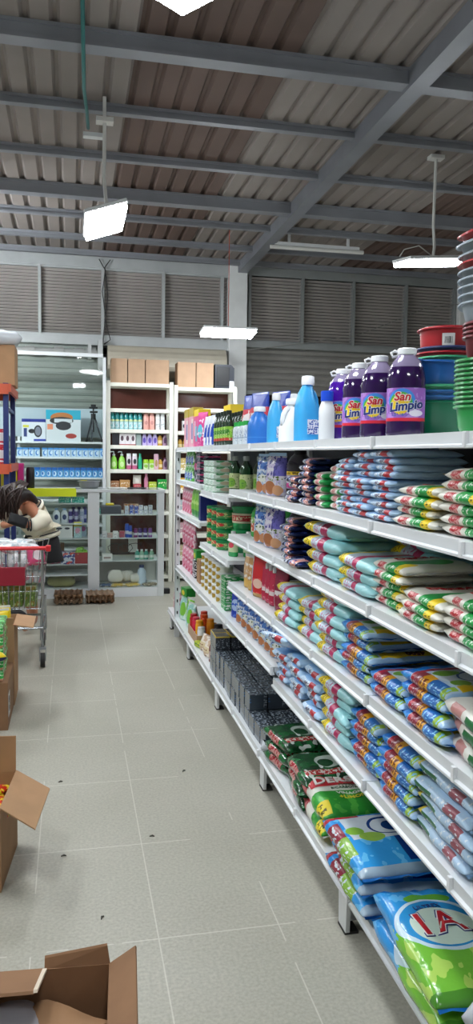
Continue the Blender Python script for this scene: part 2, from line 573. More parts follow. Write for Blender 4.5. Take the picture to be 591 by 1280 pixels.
bm = bmesh.new(); tube(bm, [(0, -.04, .15), (0, -.04, ZC - 3.05)], .014, 8); obj('hanging_pole', bm, STEEL, fl)
lamp('LED panel over the left end of the counter', -1.9, 6.3, 3.3, R90, power=P)
# unlit batten and cables under the roof
tb = bmesh.new(); tube(tb, [(2.2, 8.55, 3.9), (3.3, 8.53, 3.9)], .022, 10)
t = obj('tube_lamp', tb, mat('unlit_tube', '#d7d7d2', .3), smooth='auto'); tag(t, 'unlit white tube lamp fixed under the roof purlins right of the pillar', 'lamp')
bb = bmesh.new(); box(bb, 2.25, 3.25, 8.52, 8.56, 3.92, 3.955)
for x in (2.4, 3.1): box(bb, x, x + .03, 8.53, 8.55, 3.95, ZC)
obj('batten', bb, HOUS, t)
tb = bmesh.new(); tube(tb, [(.07, 4.43, 4.03), (.085, 4.95, 3.86), (.09, 5.15, 3.86), (.12, 5.7, 3.95), (.137, 6.1, 4.0)], .012, 8)
c = obj('conduit_pipe', tb, mat('teal_conduit', '#2c6f6d', .5), smooth=True); tag(c, 'teal conduit running under the roof to the aisle lamp', 'pipe')
bb = boxbm(.1, .26, 6.06, 6.12, 3.93, 3.96); obj('bracket', bb, HOUS, c)
for i, (lab, pts) in enumerate([
    ('black cable drooping down the left louvres to the shutter axle', [(.36, 10.04, 4.0), (.44, 10.03, 3.86), (.40, 10.03, 3.6), (.45, 10.03, 3.2), (.5, 10.02, 3.0), (.42, 10.02, 2.94)]),
    ('second black cable beside the mullion of the left louvres', [(.5, 10.04, 4.0), (.43, 10.03, 3.9), (.47, 10.03, 3.55), (.42, 10.03, 3.1), (.40, 10.02, 2.9)]),
    ('thin grey wire strung across the right louvres', [(2.3, 10.02, 2.95), (3.0, 10.02, 3.06), (3.8, 10.02, 3.2), (4.3, 10.02, 3.4), (4.8, 10.02, 3.62), (5.3, 10.02, 3.7)])]):
    tb = bmesh.new(); tube(tb, pts, .007 if i < 2 else .005, 6)
    tag(obj('cable', tb, mat('black_cable', '#2b2a29', .6) if i < 2 else mat('grey_wire', '#8a8a86', .6), smooth=True), lab, 'cable')
tb = bmesh.new(); tube(tb, [(2.98, 6.1, 3.24), (2.85, 6.1, 3.32), (2.72, 6.1, 3.28), (2.68, 6.1, 3.22)], .005, 6)
tag(obj('cable', tb, mat('white_cable', '#c9c9c4', .6), smooth=True), 'white loose cable curling above the right hanging lamp', 'cable')

# ------------------------------------------------------------------ product makers (each built once at the origin, then copied)
def edge_spacing(n):
    return [math.sin(PI / 2 * (-1 + 2 * i / n)) for i in range(n + 1)]

def bag_top(L, W, T, seed):
    def h(x, y):
        a, b_ = abs(2 * x / L), abs(2 * y / W)
        e = max(0.0, 1 - a ** 4.6) ** .52
        s = max(0.0, 1 - b_ ** 8) ** .5
        wr = .16 * math.sin(b_ * 5 + 9 * (2 * y / W) + seed) * a ** 3 * s
        nz = noise.noise(Vector((x * 16, y * 16, seed * 3.1))) * .22
        return T / 2 * (e * s * (1 + nz) + wr * e ** .5)
    return h

def bag(L, W, T, m, seed=1.0, nx=20, ny=12, seal=None, text=()):
    """a filled film bag lying flat, length along x; resting surface at z = 0"""
    top = bag_top(L, W, T, seed); bot = bag_top(L, W, T * .92, seed + 5)
    U, V = edge_spacing(nx), edge_spacing(ny)
    bm = bmesh.new()
    def yy(u_, v_):
        return v_ * W / 2 * (1 - .07 * (1 - abs(u_) ** 6) * 0 - .05 * abs(u_) ** 4 + .02 * math.sin(u_ * 7 + seed))
    A = [[bm.verts.new((u_ * L / 2, yy(u_, v_), T * .46 + top(u_ * L / 2, v_ * W / 2))) for v_ in V] for u_ in U]
    B_ = [[A[i][j] if i in (0, nx) or j in (0, ny) else bm.verts.new((U[i] * L / 2, yy(U[i], V[j]), T * .46 - bot(U[i] * L / 2, V[j] * W / 2))) for j in range(ny + 1)] for i in range(nx + 1)]
    for i in range(nx):
        for j in range(ny):
            bm.faces.new((A[i][j], A[i + 1][j], A[i + 1][j + 1], A[i][j + 1]))
            bm.faces.new((B_[i][j], B_[i][j + 1], B_[i + 1][j + 1], B_[i + 1][j]))
    o = obj('detergent_bag', bm, m, smooth=True)
    if seal:
        for sgn in (-1, 1):
            sb = bmesh.new()
            n = 10
            rows = []
            for k in range(4):
                xx = sgn * (L / 2 - .003 + k * .005)
                rows.append([bm_v for bm_v in [sb.verts.new((xx, W * .47 * (-1 + 2 * q / n), T * .46 + .0015 * math.sin(q * 2.2 + seed) * k)) for q in range(n + 1)]])
            for k in range(3):
                for q in range(n):
                    sb.faces.new((rows[k][q], rows[k + 1][q], rows[k + 1][q + 1], rows[k][q + 1]))
            bmesh.ops.solidify(sb, geom=sb.faces[:], thickness=.0012)
            obj('end_seal', sb, seal, o, smooth=True)
    for (body, size, tx, ty, rot, tm, kw) in text:
        def fn(x, y, z, tx=tx, ty=ty):
            X, Y = x + tx, y + ty
            return (X, Y, T * .46 + top(X, Y) + .0012 + z)
        tb = text_bm(body, size, fn, rot=rot, **kw)
        obj('lettering', tb, tm, o)
    return o

def crate(w, d, h, m, bevel=.002, name='carton_box', tape=None, flap=None):
    o = obj(name, boxbm(-w / 2, w / 2, -d / 2, d / 2, 0, h, bevel=bevel), m)
    if tape:
        t = bmesh.new(); box(t, -.022, .022, -d / 2 - .0012, d / 2 + .0012, h - .04, h + .0012)
        obj('tape_strip', t, tape, o)
    return o

def profbottle(name, prof, bm_mat, cap_prof, cap_mat, sx=1.0, sy=1.0, n=20, sq=2.0, extra=None):
    o = obj(name, lathebm(prof, n, sx, sy, sq), bm_mat, smooth='auto')
    if cap_prof:
        obj('cap', lathebm(cap_prof, 16), cap_mat, o, smooth='auto')
    if extra: extra(o)
    return o

def bottle(h=.2, r=.03, m=None, cap=None, sx=1.0, sy=1.0, neck=.35, sq=2.0, caph=.12, label=None, name='bottle'):
    nr = r * neck
    prof = [(r * .85, 0), (r, h * .03), (r, h * .55), (r * .97, h * .66), (r * .7, h * .78), (nr, h * .86), (nr, h * .9)]
    cp = [(nr * 1.25, h * (1 - caph)), (nr * 1.25, h * .99), (nr * 1.05, h)]
    def ex(o):
        if label:
            lb = lathebm([(r * 1.012, h * .14), (r * 1.012, h * .54)], 20, sx, sy, sq, capb=False, capt=False)
            obj('label', lb, label, o, smooth=True)
    return profbottle(name, prof, m, cp, cap or WPL, sx, sy, 20, sq, ex)

def can(h=.2, r=.03, m=None, cap=None, name='bottle'):
    prof = [(r * .92, 0), (r, h * .02), (r, h * .8), (r * .9, h * .83)]
    return profbottle(name, prof, m, [(r * .9, h * .83), (r * .9, h * .98), (r * .8, h)], cap or WPL)

def pump_bottle(h, r, m, pm):
    o = profbottle('pump_bottle', [(r * .8, 0), (r, h * .04), (r * 1.02, h * .35), (r * .8, h * .6), (r * .35, h * .72), (r * .35, h * .76)], m, [(r * .42, h * .74), (r * .42, h * .82), (r * .2, h * .83)], pm)
    b = bmesh.new(); tube(b, [(0, 0, h * .82), (0, 0, h * .96)], r * .12, 8); tube(b, [(0, 0, h * .95), (-r * .9, 0, h * .95), (-r * 1.1, 0, h * .9)], r * .16, 8)
    obj('pump_head', b, pm, o, smooth=True)
    return o

def pouch(w, d, h, m, seed=1.0, seal=None, name='stand_up_pouch', taper=.04, pinch=0.0):
    U, V = edge_spacing(10), [0, .06, .15, .3, .45, .6, .75, .87, .95, 1.0]
    bm = bmesh.new()
    F, Bk = [], []
    for v in V:
        prof = (min(1, v / .06 + .75) if v < .06 else 1) * (1 - v ** 2.2) ** .7
        ww = w / 2 * (1 - taper * v) * (1 - pinch * math.exp(-((v - .8) / .12) ** 2))
        ra, rb = [], []
        for u_ in U:
            t = d / 2 * max(0.0, 1 - abs(u_) ** 3) ** .5 * max(prof, .04)
            t *= 1 + .18 * noise.noise(Vector((u_ * 2, v * 4, seed * 2.3)))
            off = .012 * h * math.sin(v * 5 + seed)
            ra.append(bm.verts.new((u_ * ww, off - t, v * h)))
            rb.append(bm.verts.new((u_ * ww, off + t, v * h)))
        F.append(ra); Bk.append(rb)
    for j in range(len(V) - 1):
        for i in range(10):
            bm.faces.new((F[j][i], F[j][i + 1], F[j + 1][i + 1], F[j + 1][i]))
            bm.faces.new((Bk[j][i + 1], Bk[j][i], Bk[j + 1][i], Bk[j + 1][i + 1]))
    for i in range(10):
        bm.faces.new((F[0][i + 1], F[0][i], Bk[0][i], Bk[0][i + 1]))
        bm.faces.new((F[-1][i], F[-1][i + 1], Bk[-1][i + 1], Bk[-1][i]))
    bmesh.ops.remove_doubles(bm, verts=bm.verts[:], dist=1e-6)
    o = obj(name, bm, m, smooth=True)
    if seal:
        s = boxbm(-w * .48 * (1 - taper), w * .48 * (1 - taper), -.0012, .0012, h - .002, h + .014)
        obj('top_seal', s, seal, o)
    return o

def spray_bottle(h, m, head, lab=None):
    prof = [(.030, 0), (.036, .006), (.036, h * .5), (.03, h * .62), (.013, h * .74), (.012, h * .8)]
    o = profbottle('spray_bottle', prof, m, [(.015, h * .78), (.015, h * .85), (.01, h * .86)], head, 1.15, .75)
    b = bmesh.new()
    prism(b, [(-.045, h * .93), (-.04, h), (.025, h), (.03, h * .95), (.012, h * .85), (-.012, h * .85), (-.018, h * .92)], 'y', -.012, .012)
    tube(b, [(-.016, 0, h * .92), (-.022, 0, h * .84), (-.032, 0, h * .77)], .005, 6)
    obj('trigger_head', b, head, o)
    if lab:
        obj('label', lathebm([(.0365, h * .12), (.0365, h * .48)], 20, 1.15, .75, capb=False, capt=False), lab, o, smooth=True)
    return o

def handled_bottle(h, w, d, m, capm, cap2=None, lab=None, name='detergent_bottle'):
    """tall squeeze bottle with a hole-through grip on one shoulder"""
    o = empty(name)
    prof = [(.44, 0), (.5, .02), (.5, .35), (.48, .55), (.36, .74), (.22, .84), (.2, .88)]
    # body: squared oval section with the grip side cut back above mid height
    bm = bmesh.new()
    rings = []
    n = 20
    for rr, z in prof:
        ring = []
        for k in range(n):
            a = 2 * PI * k / n
            ca, sa = math.cos(a), math.sin(a)
            q = (abs(ca) ** 3 + abs(sa) ** 3) ** (-1 / 3)
            x = rr * w * q * ca
            if x > 0 and z > .36:
                x *= max(.42, 1 - (z - .36) * 1.7) if z < .8 else .8
            ring.append(bm.verts.new((x - (.06 * w if z > .36 else 0) * 0, rr * d * q * sa, z * h)))
        rings.append(ring)
    for i in range(len(rings) - 1):
        for k in range(n):
            bm.faces.new((rings[i][k], rings[i][(k + 1) % n], rings[i + 1][(k + 1) % n], rings[i + 1][k]))
    bm.faces.new(rings[0][::-1]); bm.faces.new(rings[-1])
    obj('body', bm, m, o, smooth='auto')
    hb = bmesh.new()
    tube(hb, [(.38 * w, 0, h * .38), (.43 * w, 0, h * .5), (.38 * w, 0, h * .64), (.27 * w, 0, h * .74), (.13 * w, 0, h * .8)], [w * .1, w * .085, w * .085, w * .09, w * .08], 10)
    obj('handle', hb, m, o, smooth=True)
    cb = lathebm([(w * .24, h * .86), (w * .25, h * .9), (w * .24, h * .97), (w * .22, h * .99), (w * .14, h)], 18)
    obj('cap', cb, capm, o, smooth='auto')
    if lab:
        lb = boxbm(-w * .2, w * .3, -d * .5 - .002, -d * .5 + .001, h * .12, h * .34)
        obj('label', lb, lab, o)
    return o

def jug_maker(h, rad, liq, lab, capm, texts=(), handle=True, name='cleaner_jug'):
    o = empty(name)
    k = rad
    prof = [(k * .86, 0), (k * .97, h * .02), (k, h * .06), (k, h * .17), (k * .985, h * .2), (k * .985, h * .56), (k * 1.0, h * .58), (k * .97, h * .61), (k * .99, h * .64), (k * .95, h * .71), (k * .86, h * .78), (k * .72, h * .85), (k * .5, h * .905), (k * .42, h * .93), (k * .42, h * .95)]
    obj('body', lathebm(prof, 28, 1, 1, 2.5), liq, o, smooth='auto')
    cp = [(k * .44, h * .925), (k * .48, h * .935), (k * .48, h * .99), (k * .44, h)]
    obj('cap', lathebm(cp, 20), capm, o, smooth='auto')
    if handle:
        hb = bmesh.new()
        tube(hb, [(-k * .3, 0, h * .945), (-k * .62, 0, h * .975), (-k * .8, 0, h * .955), (-k * .72, 0, h * .91), (-k * .4, 0, h * .925)], k * .07, 8)
        obj('carry_handle', hb, capm, o, smooth=True)
    # label: partial wrap facing -y
    lb = bmesh.new()
    n = 18
    def P(a, z, e=1.006):
        ca, sa = math.cos(a), math.sin(a)
        q = (abs(ca) ** 2.5 + abs(sa) ** 2.5) ** (-1 / 2.5)
        return (k * .985 * e * q * ca, k * .985 * e * q * sa, z)
    a0, a1 = -PI / 2 - 1.25, -PI / 2 + 1.25
    lo_, hi_ = [], []
    for i in range(n + 1):
        a = a0 + (a1 - a0) * i / n
        lo_.append(lb.verts.new(P(a, h * .195))); hi_.append(lb.verts.new(P(a, h * .555)))
    for i in range(n):
        lb.faces.new((lo_[i], lo_[i + 1], hi_[i + 1], hi_[i]))
    lo = obj('label', lb, lab, o, smooth=True)
    for body, size, z, dx, tm, kw in texts:
        def fn(x, y, zz, z=z, dx=dx):
            p = P(-PI / 2 + (x + dx) / k, z + y, 1.012 + zz / k)
            return p
        obj('lettering', text_bm(body, size, fn, **kw), tm, lo)
    return o

def basin(r, h, m, rimm, sy=1.0, taper=.72, lug=False, name='plastic_basin', n=32):
    o = empty(name)
    t = .0025
    k = taper
    q = .9
    prof = [(r * k * .84, 0), (r * k * .92, h * .03), (r * (k * .6 + q * .4), h * .3), (r * q, h * .96), (r * q - t, h * .96), (r * (k * .6 + q * .4) - t, h * .3), (r * k * .9 - t, h * .05), (.001, h * .045)]
    obj('bowl', lathebm(prof, n, 1, sy, capt=False), m, o, smooth='auto')
    e = .0045
    rp = [(r * q - t, h), (r * q + .002, h + .001), (r * .99, h - .002), (r, h - .006), (r * .985, h - .008), (r * q, h - e)]
    b = lathebm(rp, n, 1, sy, capb=False, capt=False)
    if lug:
        for s in (-1, 1):
            box(b, s * r * 1.06 - r * .1, s * r * 1.06 + r * .1, -r * .22, r * .22, h * .95, h, bevel=.003)
    obj('rim', b, rimm, o, smooth='auto')
    return o

# ------------------------------------------------------------------ gondola shelving
GX = 0.875
gon = empty('shelf_unit'); gon.location = (GX, 1.0, 0)
tag(gon, 'long white metal supermarket shelving stocked with cleaning products along the aisle', 'shelf')
def gpart(name, bm, m=None, par=None):
    bmesh.ops.translate(bm, verts=bm.verts[:], vec=(-GX, -1.0, 0))
    return obj(name, bm, m or WHITE, par or gon)
def shelf(y0, y1, zt, x1=1.34, x0=GX):
    bm = bmesh.new()
    box(bm, x0, x1, y0 + .003, y1 - .003, zt - .022, zt)
    # front lip folded down with a price channel
    prism(bm, [(x0 - .004, zt + .001), (x0 + .004, zt + .001), (x0 + .004, zt - .036), (x0 - .012, zt - .036), (x0 - .012, zt - .03), (x0 - .004, zt - .026)], 'y', y0 + .003, y1 - .003)
    s = gpart('shelf', bm)
    # clips at the joints of the price channel
    for yy in (y0 + .012, (y0 + y1) / 2):
        gpart('channel_clip', boxbm(x0 - .014, x0 - .003, yy - .007, yy + .007, zt - .037, zt + .001, bevel=.002), WPL, s)
        s_ = s.children[-1] if s.children else None
    return s
mods = [1.05, 2.12, 3.22, 4.23, 5.2, 6.43]
S = {}
for (y0, y1) in ((1.05, 2.12), (2.12, 3.22), (3.22, 4.23), (4.23, 5.2), (5.2, 6.43)):
    near = y1 < 4.3
    zs = [(1.611, 1.8)]
    if y1 < 4.3: zs += [(1.362, 1.34), (1.11, 1.34), (.838, 1.34)]
    elif y1 < 5.3: zs += [(1.312, 1.3), (.955, 1.3)]
    else: zs += [(1.345, 1.3), (1.085, 1.3)]
    zs += [(.573 if y1 < 3.3 else .62, 1.34)]
    for z, x1 in zs:
        shelf(y0, y1, z, x1)
for (y0, y1) in ((1.05, 2.2), (2.2, 3.4), (3.4, 4.6), (4.6, 5.8), (5.8, 6.85)):
    shelf(y0, y1, .175, 1.4, GX - .01)
# back panel and rear posts
gpart('back_panel', boxbm(1.35, 1.37, 1.05, 6.43, .1, 1.585), mat('dark_back_panel', '#3b3e47', .6))
for y in (1.05, 2.12, 3.22, 4.23, 5.2, 6.4):
    gpart('post', boxbm(1.33, 1.39, y - .02, y + .02, 0, 1.6))
# end upright with slots, front
ub = bmesh.new(); box(ub, GX - .01, GX + .03, 6.42, 6.425, .0, 1.6); box(ub, GX - .01, GX - .006, 6.42, 6.47, 0, 1.6)
up = gpart('end_upright', ub)
for i in range(14):
    gpart('slot', boxbm(GX + .005, GX + .015, 6.415, 6.421, .2 + i * .1, .225 + i * .1), BLACKP, up)
# feet under the bottom shelf
for y in (1.2, 2.29, 3.38, 4.54, 5.71, 6.75):
    fb = bmesh.new()
    prism(fb, [(y - .034, 0.008), (y + .034, 0.008), (y + .04, .15), (y - .04, .15)], 'x', GX - .006, GX + .008)
    prism(fb, [(y + .02, 0.012), (y + .03, 0.012), (y + .036, .15), (y + .026, .15)], 'x', GX + .008, GX + .1)
    ft = gpart('leg', fb)
    gpart('foot_pad', boxbm(GX - .008, GX + .04, y - .032, y + .034, 0, .008), RUBBER, ft)
kb = boxbm(GX + .25, GX + .27, 1.05, 6.8, .0, .15)
gpart('kick_board', kb, mat('dark_kick_board', '#2d2a29', .8))
z1, z2, z3, z4, z5, z6 = 1.612, 1.363, 1.111, .839, .574, .176

# ------------------------------------------------------------------ printed films
F_LB = [paint('pale_blue_film_a', '#93c3f2', [('box', (.0, .2), None, None, '#b9d6ef'), ('box', None, (.62, 1), (.2, .8), '#b4d3f0'), ('box', (.2, .42), (.86, 1), (.15, .8), '#b3202f'), ('box', (.42, .66), (.88, 1), (.25, .7), '#5c6078'), ('print', (.42, .9), (.86, 1), (.2, .8), '#e9eef5', (22, 2, 5), .55), ('print', (.3, .8), (.2, .8), (.6, 1), '#e8f1f8', (5, 6, 1), .62), ('ell', (.42, .5, None), (.13, .2, None), '#c6313d', (None, None, (.75, 1)))], .3, bump=.5)]
F_NAVY = paint('navy_film', '#141d47', [('box', (.16, .5), (.7, 1), None, '#cf7f72'), ('box', (.5, .6), (.7, 1), None, '#7d8fb5'), ('box', (.76, .9), (.8, 1), None, '#d9dbe3'), ('print', (.16, .5), (.7, 1), None, '#f0d8d4', (26, 3, 6), .55), ('print', None, None, (.6, 1), '#2c3f86', (6, 7, 1), .6)], .22, bump=.5)
F_GWS = paint('white_green_sachet_film', '#e2e2d8', [('box', (.0, .16), None, None, '#1f9a4b'), ('box', (.84, 1), None, None, '#1f9a4b'), ('box', (.3, .68), (.7, 1), (.15, .85), '#d3a8a4'), ('print', (.3, .68), (.7, 1), (.2, .8), '#b92e3c', (24, 3, 6), .52)], .3, bump=.5)
F_GW = paint('white_green_film', '#e7e5d9', [('box', (.26, .52), (.55, 1), None, '#189a45'), ('box', (.3, .52), (.3, .6), (.5, 1), '#189a45'), ('ell', (.36, .42, None), (.16, .2, None), '#3fae3f', (None, None, (.5, 1))), ('ell', (.2, .86, None), (.075, .14, None), '#f0cf1c'), ('box', (.13, .26), (.93, 1), (.15, .85), '#efd021'), ('box', (.6, .78), (.8, 1), (.2, .8), '#d99a97'), ('print', (.6, .78), (.8, 1), (.2, .8), '#b8232f', (30, 3, 5), .5), ('print', (.3, .5), (.9, 1), (.3, .8), '#e6f2e2', (24, 3, 5), .6), ('print', (.14, .26), (.9, 1), (.3, .8), '#6b5a10', (24, 3, 5), .58)], .32, bump=.5)
F_YC = paint('yellow_cyan_film', '#9fd9de', [('box', (.5, .96), (0, 1), None, '#c3d4e2'), ('box', (.4, .54), (0, 1), None, '#b3235c'), ('box', (.76, .96), None, None, '#f3d914'), ('print', (.8, .92), (.78, 1), (.25, .8), '#7d6a12', (34, 3, 6), .52), ('print', (.58, .73), (.75, 1), (.2, .85), '#b65a86', (36, 3, 6), .54), ('print', (.05, .35), None, None, '#b4e4e8', (6, 6, 2), .58)], .3, bump=.55)
F_BD = paint('blue_white_film', '#bcd4ea', [('box', (.78, 1), None, None, '#1673cf'), ('print', (.7, 1), None, None, '#3f9de6', (9, 9, 3), .55), ('ell', (.5, .35, None), (.34, .52, None), '#d7e4ee', (None, None, (.5, 1))), ('ell', (.42, .32, None), (.2, .34, None), '#1d4f9e', (None, None, (.55, 1))), ('ell', (.41, .36, None), (.17, .28, None), '#d5e3ef', (None, None, (.55, 1))), ('ell', (.38, .3, None), (.09, .13, None), '#123a7c', (None, None, (.55, 1))), ('ell', (.58, .7, None), (.09, .14, None), '#7fb83f', (None, None, (.5, 1))), ('ell', (.26, .72, None), (.1, .1, None), '#86bd3e', (None, None, (.5, 1))), ('box', (.05, .17), (.0, .82), (.45, 1), '#f0c81e'), ('box', (.56, .76), (.86, 1), None, '#8c2a3d'), ('box', (.7, .77), (.4, 1), (.5, 1), '#b3263c'), ('box', (.42, .57), (.86, 1), None, '#e7a51d'), ('box', (.16, .42), (.87, 1), None, '#2b6fbd'), ('box', (.08, .17), (.84, 1), None, '#9fc443'), ('print', (.44, .56), (.9, 1), (.2, .85), '#6e2a12', (34, 3, 6), .5), ('print', (.58, .74), (.9, 1), (.2, .85), '#c9a8b4', (34, 3, 6), .58), ('print', (.1, .4), (.9, 1), (.2, .85), '#8fd0f2', (20, 3, 6), .56), ('box', (0, .05), None, None, '#9fc4e6')], .28, bump=.55)
F_1A = paint('blue_lime_film', '#2d96dd', [('box', (0, .56), None, None, '#79c23c'), ('print', (.0, .62), None, None, '#b6dc63', (7, 9, 3), .56), ('print', (.45, 1), None, None, '#5fb6ee', (8, 9, 3), .57), ('ell', (.82, .6, None), (.06, .2, None), '#69b53a', (None, None, (.5, 1))), ('ell', (.57, .62, None), (.24, .36, None), '#cfe6f2', (None, None, (.5, 1))), ('ell', (.575, .62, None), (.215, .32, None), '#2f95d6', (None, None, (.5, 1))), ('ell', (.55, .6, None), (.17, .27, None), '#d8ebdc', (None, None, (.5, 1))), ('box', (0, .06), None, None, '#4d8f2c')], .22, bump=.55, coat=.3)
F_1B = paint('blue_swirl_film', '#2a8fdb', [('box', (0, .5), None, None, '#2f9be2'), ('print', None, None, None, '#63bdf0', (8, 9, 3), .6), ('box', (.46, .9), (0, .84), (.45, 1), '#cfdae2'), ('ell', (.68, .34, None), (.17, .25, None), '#1c3f7d', (None, None, (.5, 1))), ('ell', (.67, .36, None), (.14, .2, None), '#cfdae2', (None, None, (.5, 1))), ('ell', (.66, .32, None), (.09, .12, None), '#153b78', (None, None, (.5, 1))), ('ell', (.5, .62, None), (.09, .14, None), '#97c04a', (None, None, (.5, 1))), ('ell', (.62, .76, None), (.07, .1, None), '#8abd45', (None, None, (.5, 1))), ('box', (.1, .46), (0, .4), (.4, 1), '#123a8e'), ('box', (.0, .07), None, None, '#a9c0d2'), ('box', (.88, .97), (.6, 1), None, '#b3263c'), ('box', (.55, .8), (.88, 1), None, '#8c2a3d'), ('box', (.25, .55), (.88, 1), None, '#86b53c'), ('print', (.25, .8), (.88, 1), (.2, .8), '#d5dfe6', (16, 3, 6), .57)], .25, bump=.55)
F_DERSA = paint('white_green_big_film', '#e4e5da', [('box', (.0, .4), None, None, '#2f9e35'), ('print', (.0, .38), None, None, '#56b944', (7, 8, 3), .57), ('box', (.82, .92), (.1, .8), (.5, 1), '#4aa33a'), ('box', (.5, .8), (.12, .78), (.5, 1), '#e4e5da'), ('box', (.02, .2), (.84, 1), None, '#e9d42a'), ('box', (.62, .86), (.9, 1), (.2, .8), '#d97f80'), ('print', (.62, .86), (.9, 1), (.2, .8), '#b8232f', (26, 3, 5), .5), ('print', (.05, .18), (.9, 1), (.3, .8), '#5d5512', (26, 3, 6), .55)], .35, bump=.5)
F_DG = paint('dark_green_film', '#123f22', [('print', None, None, None, '#1f6a38', (7, 8, 3), .5), ('print', None, None, (.45, 1), '#d8e2dc', (3.6, 5.2, 2), .63), ('ell', (.55, .45, None), (.2, .2, None), '#cbd8d0', (None, None, (.55, 1))), ('ell', (.5, .5, None), (.12, .12, None), '#17512b', (None, None, (.55, 1))), ('box', (.16, .3), (0, .9), (.45, 1), '#c23a3c'), ('print', (.16, .3), (0, .9), (.45, 1), '#e9dcd6', (20, 26, 3), .54), ('box', (.35, .75), (.88, 1), (.2, .8), '#c98d88'), ('print', (.35, .75), (.88, 1), (.2, .8), '#a52732', (30, 3, 5), .5)], .2, bump=.7, coat=.4)
F_WB = paint('pale_blue_white_film', '#b3cfe8', [('box', (.3, .5), (.35, .85), (.5, 1), '#1f8a3f'), ('print', (.32, .48), (.4, .8), (.5, 1), '#c8d84a', (14, 14, 2), .55), ('box', (.55, .7), (.2, .8), (.5, 1), '#b32a3a'), ('box', (.2, .38), (.9, 1), (.2, .8), '#9a5560'), ('box', (.62, .95), (.92, 1), (.1, .6), '#2b6b43'), ('box', (.93, 1), None, None, '#e9d54a'), ('print', (.1, .9), (.85, 1), (.2, .8), '#dfe8ef', (20, 3, 5), .6)], .3, bump=.55)
F_WR = paint('white_red_film', '#e6e3da', [('ell', (.5, .45, None), (.2, .3, None), '#c9252f', (None, None, (.5, 1))), ('box', (.25, .45), (.3, .7), (.5, 1), '#20345e'), ('box', (.6, .8), (.9, 1), (.2, .8), '#c98d88'), ('box', (.1, .5), (.92, 1), (.1, .7), '#23703d')], .3, bump=.55)
SEALW = mat('white_seal_film', '#e3e6e6', .3)
SEALC = mat('cyan_seal_film', '#b5dfe4', .3)
SEALB = mat('blue_seal_film', '#2a80d2', .25)
SEALP = mat('pale_blue_seal_film', '#a9cbea', .3)
INKB = mat('dark_ink', '#1b2334', .5)
INKBR = mat('brown_ink', '#6b2413', .5)
INKR = mat('red_ink', '#c11e2b', .4)
INKW = mat('white_ink', '#f2f2ee', .4)
INKG = mat('green_ink', '#1d5c34', .4)
INKY = mat('yellow_ink', '#e8da3c', .4)
INKN = mat('navy_ink', '#1c2f78', .4)
INKP = mat('orange_red_ink', '#e5402f', .4)

ORD = ['bottom', 'second from bottom', 'third from bottom', 'fourth from bottom', 'fifth from bottom', 'sixth from bottom', 'seventh from bottom', 'eighth from bottom', 'ninth from bottom', 'tenth from bottom', 'eleventh from bottom']

def ordname(i, n):
    if n == 1: return 'single'
    if i == n - 1: return 'topmost'
    return ORD[i]

BAGS = {
    'lb': lambda s: bag(.15, .24, .0265, F_LB[0], s, 14, 12),
    'lbb': lambda s: bag(.20, .26, .04, F_LB[0], s, 16, 12, SEALP),
    'navy': lambda s: bag(.15, .22, .032, F_NAVY, s, 14, 10),
    'gws': lambda s: bag(.105, .2, .03, F_GWS, s, 12, 10),
    'gw': lambda s: bag(.25, .24, .034, F_GW, s, 18, 12, SEALW, [('DERSA', .045, .065, .0, -R90, INKR, dict(bold=.0006))]),
    'yc': lambda s: bag(.38, .29, .058, F_YC, s, 20, 12, SEALC),
    'ycs': lambda s: bag(.30, .26, .049, F_YC, s, 18, 12, SEALC),
    'bd': lambda s: bag(.25, .27, .044, F_BD, s, 18, 12, SEALB, [('4500', .032, -.097, -.03, -PI / 2 - PI / 2 * 0 + PI, INKBR, dict(bold=.001))]),
    '1a': lambda s: bag(.46, .33, .075, F_1A, s, 22, 14, SEALB, [('1A', .125, .03, .05, -R90 + .12, INKN, dict(bold=.0075)), ('1A', .125, .03, .05, -R90 + .12, INKW, dict(bold=.0045, ext=.0014)), ('1A', .125, .03, .05, -R90 + .12, INKR, dict(bold=.001, ext=.0024)), ('ULTREX', .022, .105, .05, -R90 + .12, INKN, {})]),
    '1b': lambda s: bag(.36, .30, .06, F_1B, s, 20, 12, SEALB),
    'dersa': lambda s: dersa_bag(s),
    'dg': lambda s: bag(.30, .26, .055, F_DG, s, 20, 12, mat('green_seal', '#1c5a30', .25)),
    'wb': lambda s: bag(.30, .27, .042, F_WB, s, 18, 12, SEALP),
    'wr': lambda s: bag(.28, .26, .05, F_WR, s, 18, 12, SEALW),
}

def dersa_bag(s):
    o = bag(.34, .29, .075, F_DERSA, s, 20, 14, SEALW, [
        ('DERSA', .066, .045, .02, -R90, INKW, dict(bold=.001, ext=.004)),
        ('MANOS\nBICARBONATO', .02, -.005, -.005, -R90, INKG, {}),
        ('VINAGRE', .026, -.055, -.0, -R90, INKW, dict(bold=.0006)),
        ('+LIMON', .028, -.085, -.0, -R90, INKY, dict(bold=.0006))])
    # red ribbon under the name, following the film
    top = bag_top(.34, .29, .075, s)
    rb = bmesh.new()
    nx, ny = 4, 14
    g = [[rb.verts.new((.045 + .04 * (i / nx * 2 - 1) + (.008 if j in (0, ny) and i == nx // 2 else 0), -.095 + .23 * j / ny, .075 * .46 + top(.045 + .04 * (i / nx * 2 - 1), -.095 + .23 * j / ny) + .0012)) for j in range(ny + 1)] for i in range(nx + 1)]
    for i in range(nx):
        for j in range(ny):
            rb.faces.new((g[i][j], g[i + 1][j], g[i + 1][j + 1], g[i][j + 1]))
    obj('red_ribbon', rb, INKR, o)
    return o

